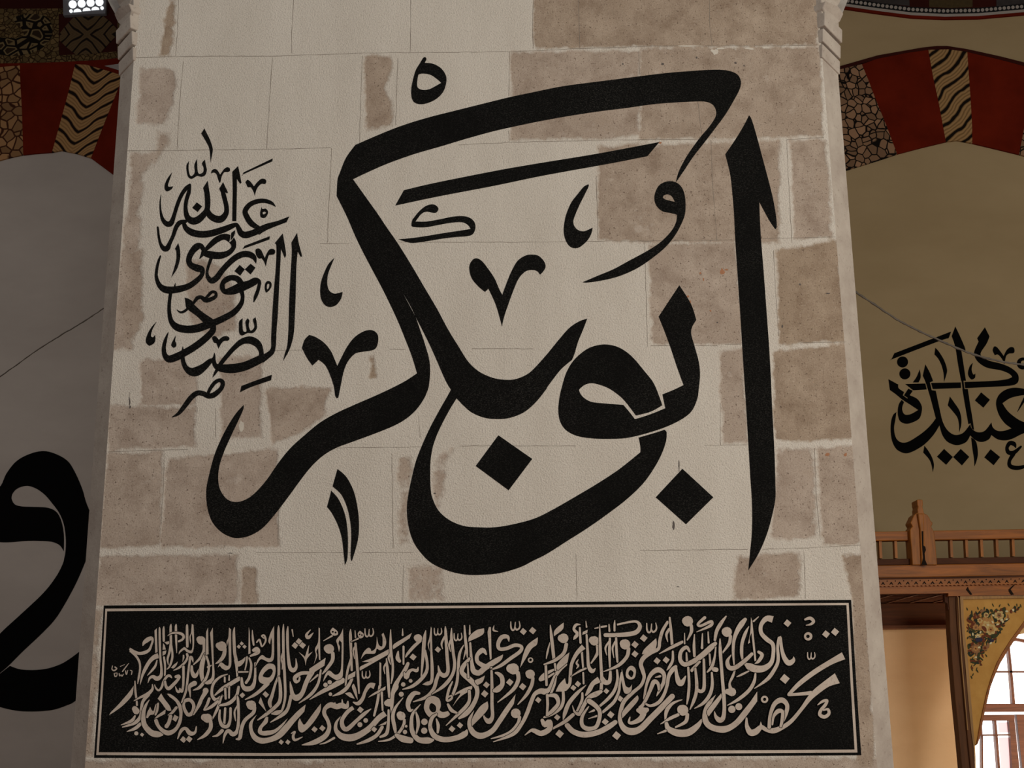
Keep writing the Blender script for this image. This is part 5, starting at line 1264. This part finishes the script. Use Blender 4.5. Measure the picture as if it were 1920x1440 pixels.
gpoly('post_edge', [(962,300),(1018,300),(1024,440),(1034,766),(1000,766),(985,440)], GY - 0.075, 0.03, M['wood_v'], newel, bevel=.008)
gpoly('keyhole', [(1000,460),(1014,460),(1016,590),(1032,600),(1038,630),(1026,660),(1032,720),(1050,764),(1000,764),(1012,700),(1006,630),(1004,590)], GY - 0.078, 0.01, M['hole'], newel)
gpoly('front_beam', [(180,776),(620,768),(1920,748),(2500,738),(2500,850),(1920,862),(1500,866),(620,882),(180,890)], GY - 0.03, 0.14, M['wood'], bevel=.006)
gpoly('moulding', [(180,888),(620,880),(1500,864),(2500,848),(2500,862),(1500,880),(620,894),(180,902)], GY - 0.06, 0.06, M['wood_dark'], bevel=.004)
# fretwork strip with zigzag lower edge and cut triangles
top = [(-700,914),(620,892),(1500,878),(2500,860),(4400,826)]
def fv(u): return float(np.interp(u, [p[0] for p in top], [p[1] for p in top]))
zig = []; u = 4400
while u > -700:
    zig += [(u, fv(u) + 62), (u - 18.5, fv(u) + 70)]; u -= 37
fret = gpoly('fretwork', top + zig, GY - 0.045, 0.02, M['wood'])
u = 206 - 74.3 * 12
fb = MB()
while u < 4380:
    v = fv(u) + 42
    fb.prism([P(ox + a/sc, oy + c/sc, GY - 0.0475) for a, c in [(u, v - 18), (u + 19, v + 10), (u + 8, v + 8), (u, v - 2), (u - 8, v + 8), (u - 19, v + 10)]], (0, .004, 0))
    fb.prism([P(ox + a/sc, oy + c/sc, GY - 0.0475) for a, c in [(u + 37, v - 30), (u + 43, v - 24), (u + 37, v - 17), (u + 31, v - 24)]], (0, .004, 0))
    u += 74.3
fb.build('fretwork_cut', M['hole'], fret)
gpoly('fascia', [(180,950),(620,944),(1500,930),(2500,915),(2500,1030),(1500,1040),(1240,1046),(1240,1018),(620,1024),(180,1030)], GY - 0.02, 0.06, M['wood'])
for a in ([(1400,985),(1416,960),(1424,985),(1455,1030),(1440,1034),(1412,1000)], [(1782,985),(1836,936),(1842,940),(1800,985),(1830,1030),(1806,1034),(1786,1005)]):
    gpoly('fascia_crack', a, GY - 0.026, 0.02, M['hole'])  # dark cracks of the fascia, laid on as thin dark pieces
# lattice soffit under the gallery
zs = P(1700, 900 + 1022/4.8, GY).z
xl, xr = 1.3, 7.6
m = NT('varnished_soffit', 0.16, 0.6); m.color((0.32, 0.13, 0.075)); M['soffit'] = m.mat
b = MB(); b.box((xl, GY + .04, zs + .012), (xr, 5.97, zs + .05)); sof = b.build('soffit', M['soffit'], gal)
b = MB()
for i in range(9): b.box((xl, GY + .07 + i*.105, zs - .004), (xr, GY + .085 + i*.105, zs + .013))
for i in range(31): b.box((xr - .06 - i*.2, GY + .04, zs - .008), (xr - .04 - i*.2, 5.96, zs + .013))
b.build('lattice_batten', M['wood_dark'], sof)
gpoly('soffit_edge', [(1206,1018),(1246,1018),(1250,1168),(1238,1168),(1232,1110),(1208,1096)], GY + 0.03, 0.05, M['wood_dark'])
gpoly('wall_beam', [(-600,1119),(1300,1102),(1300,1310),(-600,1324)], 5.86, 0.12, M['wood_dark'], bevel=.006)
gpoly('wall_beam_lip', [(-600,1314),(1300,1298),(1300,1336),(-600,1350)], 5.83, 0.14, M['wood_dark'], bevel=.006)
# peach wall under the gallery: its own painted field of plaster
zb = P(1700, 1177, 5.95).z
b = MB(); b.box((1.5, 5.95, 0), (P(1815,1300,5.95).x, 5.999, zb + .02)); tag(b.build('wall_lower_right', M['peach']), kind='structure')
gpoly('post', [(1240,1040),(1248,1152),(1255,1352),(1275,1652),(1300,1952),(1320,2152),(1340,2352),(1362,2592),(1385,2900),(1465,2900),(1440,2592),(1410,2302),(1385,2052),(1360,1752),(1330,1452),(1312,1152),(1312,1040)], GY + 0.02, 0.10, M['wood_post'], bevel=.004)
gpoly('post', [(1240,1040),(1248,1152),(1255,1352),(1275,1652),(1300,1952),(1320,2152),(1340,2352),(1362,2592),(1385,2900),(1465,2900),(1440,2592),(1410,2302),(1385,2052),(1360,1752),(1330,1452),(1312,1152),(1312,1040)], GY + 0.02, 0.10, M['wood_post'], bevel=.004, mirror=True)
gpoly('post_moulding', [(1312,1050),(1312,1152),(1330,1452),(1360,1752),(1385,2052),(1410,2302),(1440,2592),(1465,2900),(1500,2900),(1482,2592),(1476,2420),(1458,2302),(1434,2052),(1404,1752),(1380,1452),(1358,1152),(1350,1060)], GY + 0.0, 0.06, M['wood_post'], bevel=.006)
gpoly('post_moulding', [(1312,1050),(1312,1152),(1330,1452),(1360,1752),(1385,2052),(1410,2302),(1440,2592),(1465,2900),(1500,2900),(1482,2592),(1476,2420),(1458,2302),(1434,2052),(1404,1752),(1380,1452),(1358,1152),(1350,1060)], GY + 0.0, 0.06, M['wood_post'], bevel=.006, mirror=True)
gpoly('gilt_bead', [(1325,1055),(1331,1055),(1344,1302),(1366,1652),(1392,1952),(1418,2252),(1411,2252),(1385,1952),(1358,1652),(1337,1302)], GY - 0.012, 0.02, M['light_wood'])
m = NT('gilt_yellow_panel', 0.55, 0.3); gg = m.geo(); f_ = m.noise(gg, 5.0, 5, .65)
m.color(m.mix(m.ramp(f_, .3, .7), (0.50, 0.235, 0.03), (0.66, 0.355, 0.07))); M['yellow'] = m.mat
sp = [(1352,1070),(1600,1066),(1920,1062),(2364,1056),(2364,1058),(2200,1060),(2080,1110),(1960,1220),(1880,1330),(1800,1440),(1730,1550),(1680,1640),(1630,1770),(1590,1900),(1560,2030),(1530,2170),(1504,2330),(1488,2388),(1478,2390),(1462,2302),(1446,2102),(1430,1902),(1410,1652),(1388,1452),(1368,1240)]
spand = gpoly('spandrel_panel', sp, GY + 0.01, 0.05, M['yellow'])
spand2 = gpoly('spandrel_panel', sp, GY + 0.01, 0.05, M['yellow'], mirror=True)
gpoly('panel_frame', [(1345,1046),(1920,1040),(2364,1034),(2364,1058),(1920,1064),(1374,1072),(1378,1240),(1396,1452),(1418,1652),(1438,1902),(1454,2102),(1470,2302),(1480,2388),(1464,2388),(1450,2302),(1430,2102),(1412,1902),(1392,1652),(1370,1452),(1354,1240)], GY - 0.008, 0.03, M['light_wood'], spand)
gpoly('panel_frame', [(1345,1046),(1920,1040),(2364,1034),(2364,1058),(1920,1064),(1374,1072),(1378,1240),(1396,1452),(1418,1652),(1438,1902),(1454,2102),(1470,2302),(1480,2388),(1464,2388),(1450,2302),(1430,2102),(1412,1902),(1392,1652),(1370,1452),(1354,1240)], GY - 0.008, 0.03, M['light_wood'], spand2, mirror=True)
edge_o = [(2200,1062),(2080,1112),(1960,1222),(1880,1332),(1800,1442),(1730,1552),(1680,1642),(1630,1772),(1590,1902),(1560,2032),(1530,2172),(1504,2332),(1488,2390)]
gpoly('arch_edge', edge_o + [(1506,2370),(1530,2290),(1560,2120),(1596,1960),(1620,1860),(1650,1780),(1706,1650),(1760,1560),(1826,1455),(1900,1350),(1985,1245),(2095,1140),(2200,1092)], GY - 0.004, 0.12, M['wood'], spand)
gpoly('arch_edge', edge_o + [(1506,2370),(1530,2290),(1560,2120),(1596,1960),(1620,1860),(1650,1780),(1706,1650),(1760,1560),(1826,1455),(1900,1350),(1985,1245),(2095,1140),(2200,1092)], GY - 0.004, 0.12, M['wood'], spand2, mirror=True)
# painted bouquet on the spandrel
FC = {'leaf': (0.045, 0.05, 0.014), 'leaf_dark': (0.02, 0.028, 0.014), 'rust': (0.16, 0.035, 0.008), 'peach_petal': (0.50, 0.25, 0.075), 'cream_petal': (0.62, 0.44, 0.17), 'pink_petal': (0.32, 0.15, 0.06), 'white_petal': (0.78, 0.66, 0.38), 'blue': (0.03, 0.028, 0.06)}
for k_, c_ in FC.items(): M[k_] = plain(k_ + '_paint', c_, 0.7, 0.35, 60)
fk = list(FC)
bq = MB(); fx, fy, fs = WIN['F']; lay = [0]
def blob(u, v, ru, rv, ang, key):
    lay[0] += 1; y = GY + 0.0095 - 0.00001 * lay[0]; n = 9
    q = []
    for i in range(n):
        a = 2*math.pi*i/n; rr = 1 + random.uniform(-.18, .18)
        du, dv = ru*rr*math.cos(a), rv*rr*math.sin(a)
        q.append(P(fx + (u + du*math.cos(ang) - dv*math.sin(ang))/fs, fy + (v + du*math.sin(ang) + dv*math.cos(ang))/fs, y))
    bq.add(q, [list(range(n))], fk.index(key))
random.seed(11)
tri = [(1050,430),(1180,400),(1300,360),(1600,350),(1850,330),(1760,430),(1640,560),(1560,680),(1450,840),(1320,970),(1240,1150),(1130,1250),(1060,1050),(1020,800),(1060,600)]
def intri(u, v):
    c = False
    for (x0, y0), (x1, y1) in zip(tri, tri[1:] + tri[:1]):
        if (y0 > v) != (y1 > v) and u < (x1-x0)*(v-y0)/(y1-y0) + x0: c = not c
    return c
n = 0
while n < 300:
    u, v = random.uniform(1000, 1860), random.uniform(320, 1260)
    if not intri(u, v): continue
    n += 1
    blob(u, v, random.uniform(22, 56), random.uniform(10, 26), random.uniform(0, 3.1), random.choice(['leaf','leaf','leaf_dark','leaf_dark','rust','rust','pink_petal']))
for u, v in [(1110,450),(1200,340),(1300,340),(1435,290),(1540,300),(1680,280),(1810,290),(1870,300),(1030,350),(1840,340),(1110,1300),(1190,1320),(1180,1290),(1100,1250),(1120,1380),(1100,1420),(1240,1210),(1330,1080),(1480,860),(1040,690),(1040,800)]:
    blob(u, v, 28, 9, random.uniform(.8, 2.2), 'leaf')
for u, v in [(1150,440),(1090,1160),(1110,1270),(1050,600),(1760,350),(1820,350),(1250,1220),(1600,600)]: blob(u, v, 22, 14, 1, 'rust')
def rose(u, v, r, a, b_, c_):
    for i in range(7): blob(u + r*.6*math.cos(i*.9), v + r*.6*math.sin(i*.9), r*.5, r*.4, i*.9, a)
    for i in range(5): blob(u + r*.3*math.cos(i*1.25+.5), v + r*.3*math.sin(i*1.25+.5), r*.32, r*.24, i*1.25, b_)
    blob(u, v, r*.22, r*.16, .4, c_)
rose(1330,600,115,'peach_petal','cream_petal','peach_petal'); rose(1400,670,85,'cream_petal','peach_petal','rust'); blob(1300,660,60,28,.9,'rust')
rose(1530,450,72,'cream_petal','pink_petal','leaf'); rose(1165,970,72,'pink_petal','peach_petal','rust'); rose(1200,780,46,'cream_petal','white_petal','leaf')
rose(1165,640,46,'peach_petal','pink_petal','rust'); rose(1330,445,40,'cream_petal','pink_petal','rust'); rose(1230,530,40,'cream_petal','peach_petal','rust'); rose(1310,960,44,'pink_petal','rust','rust')
blob(1210,830,64,34,0,'blue'); blob(1420,840,34,24,0,'blue')
for u, v in [(1570,520),(1585,545),(1240,715),(1430,555),(1355,600),(1650,510),(1400,885),(1165,1105),(1220,950),(1510,590),(1440,450),(1120,745),(1650,385),(1750,365)]: blob(u, v, 24, 15, random.uniform(0, 3), 'white_petal')
bq.build('painted_bouquet', [M[k_] for k_ in fk], spand)
bq.v = [(2 * XM - x_, y_, z_) for x_, y_, z_ in bq.v]; bq.build('painted_bouquet', [M[k_] for k_ in fk], spand2)

# ------------------------------------------------------------------ arched window behind the gallery
w2 = empty('window_2', (ax, WY + .1, P(1900, 1300, WY).z)); tag(w2, kind='structure')
WB = WY + 0.12
def wbar(name, pts, mat=None, d=0.05): return gpoly(name, pts, WB, d, mat or M['wood_red'], w2, 'H')
b = MB(); b.box((cz[0][0] - .05, WB + .09, .3), (2*ax - cz[0][0] + .05, WB + .10, cz[-1][1] + .08)); b.build('glass', M['glass_lit'], w2)
wbar('muntin', [(1772,330),(1790,318),(1816,570),(1842,864),(1816,864),(1796,600)])
wbar('muntin', [(1560,566),(2400,566),(2400,581),(1560,581)])
wbar('muntin', [(2080,250),(2100,250),(2130,864),(2104,864)])
arc = [(1600,600),(1660,450),(1720,360),(1790,302),(1850,280),(1930,296),(2020,330)]
wbar('curved_muntin', [(u_, v_ - 12) for u_, v_ in arc] + [(u_, v_ + 14) for u_, v_ in arc[::-1]])
wbar('transom', [(1440,862),(2500,862),(2500,934),(1440,936)])
wbar('sash', [(1440,962),(1833,960),(1836,1014),(1545,1016),(1543,1075),(1548,1138),(1800,1134),(1800,1150),(1552,1152),(1556,1700),(1542,1700),(1538,1180),(1515,1100),(1500,1200),(1440,1200)])
wbar('sash_muntin', [(1650,1014),(1672,1014),(1684,1150),(1712,1500),(1720,1700),(1702,1700),(1690,1500),(1662,1150)])
wbar('sash_stile', [(1784,1014),(1836,1014),(1850,1150),(1880,1440),(1900,1700),(1840,1700),(1814,1440),(1798,1150)])
wbar('sash_stile', [(1852,958),(2060,958),(2060,1700),(1935,1700),(1905,1440),(1872,1150)])
for q in ([(1684,1030),(1784,1026),(1792,1122),(1696,1124)], [(1692,1166),(1792,1164),(1812,1440),(1830,1700),(1735,1700),(1714,1440)]):
    gpoly('pink_pane', q, WB + .06, 0.01, M['glass_pink'], w2, 'H')

# ------------------------------------------------------------------ cables
def cable(pts, Y, r, label):
    q = crom([[float(a), float(c)] for a, c in pts], [False]*len(pts), False, 8)
    b = MB(); random.seed(3)
    b.tube([P(a, c + random.uniform(-.5, .5), Y) for a, c in q], [r * random.uniform(.75, 1.3) for _ in q], 6)
    o = b.build('cable', M['cable'], None, True); tag(o, label, 'cable', None); return o
cable([(1418,452),(1505,492),(1560,521),(1600,545),(1640,571),(1680,598),(1720,619),(1760,637),(1800,655),(1840,669),(1880,678),(1920,684),(2000,690)], 2.4, 0.0065, 'sagging twisted cable in front of the cream wall right of the pillar')
cable([(400,452),(330,494),(240,550),(195,578),(150,607),(110,631),(60,663),(10,699),(-60,744)], 2.4, 0.0035, 'thin straight wire in front of the grey wall left of the pillar')
bpy.context.view_layer.update()
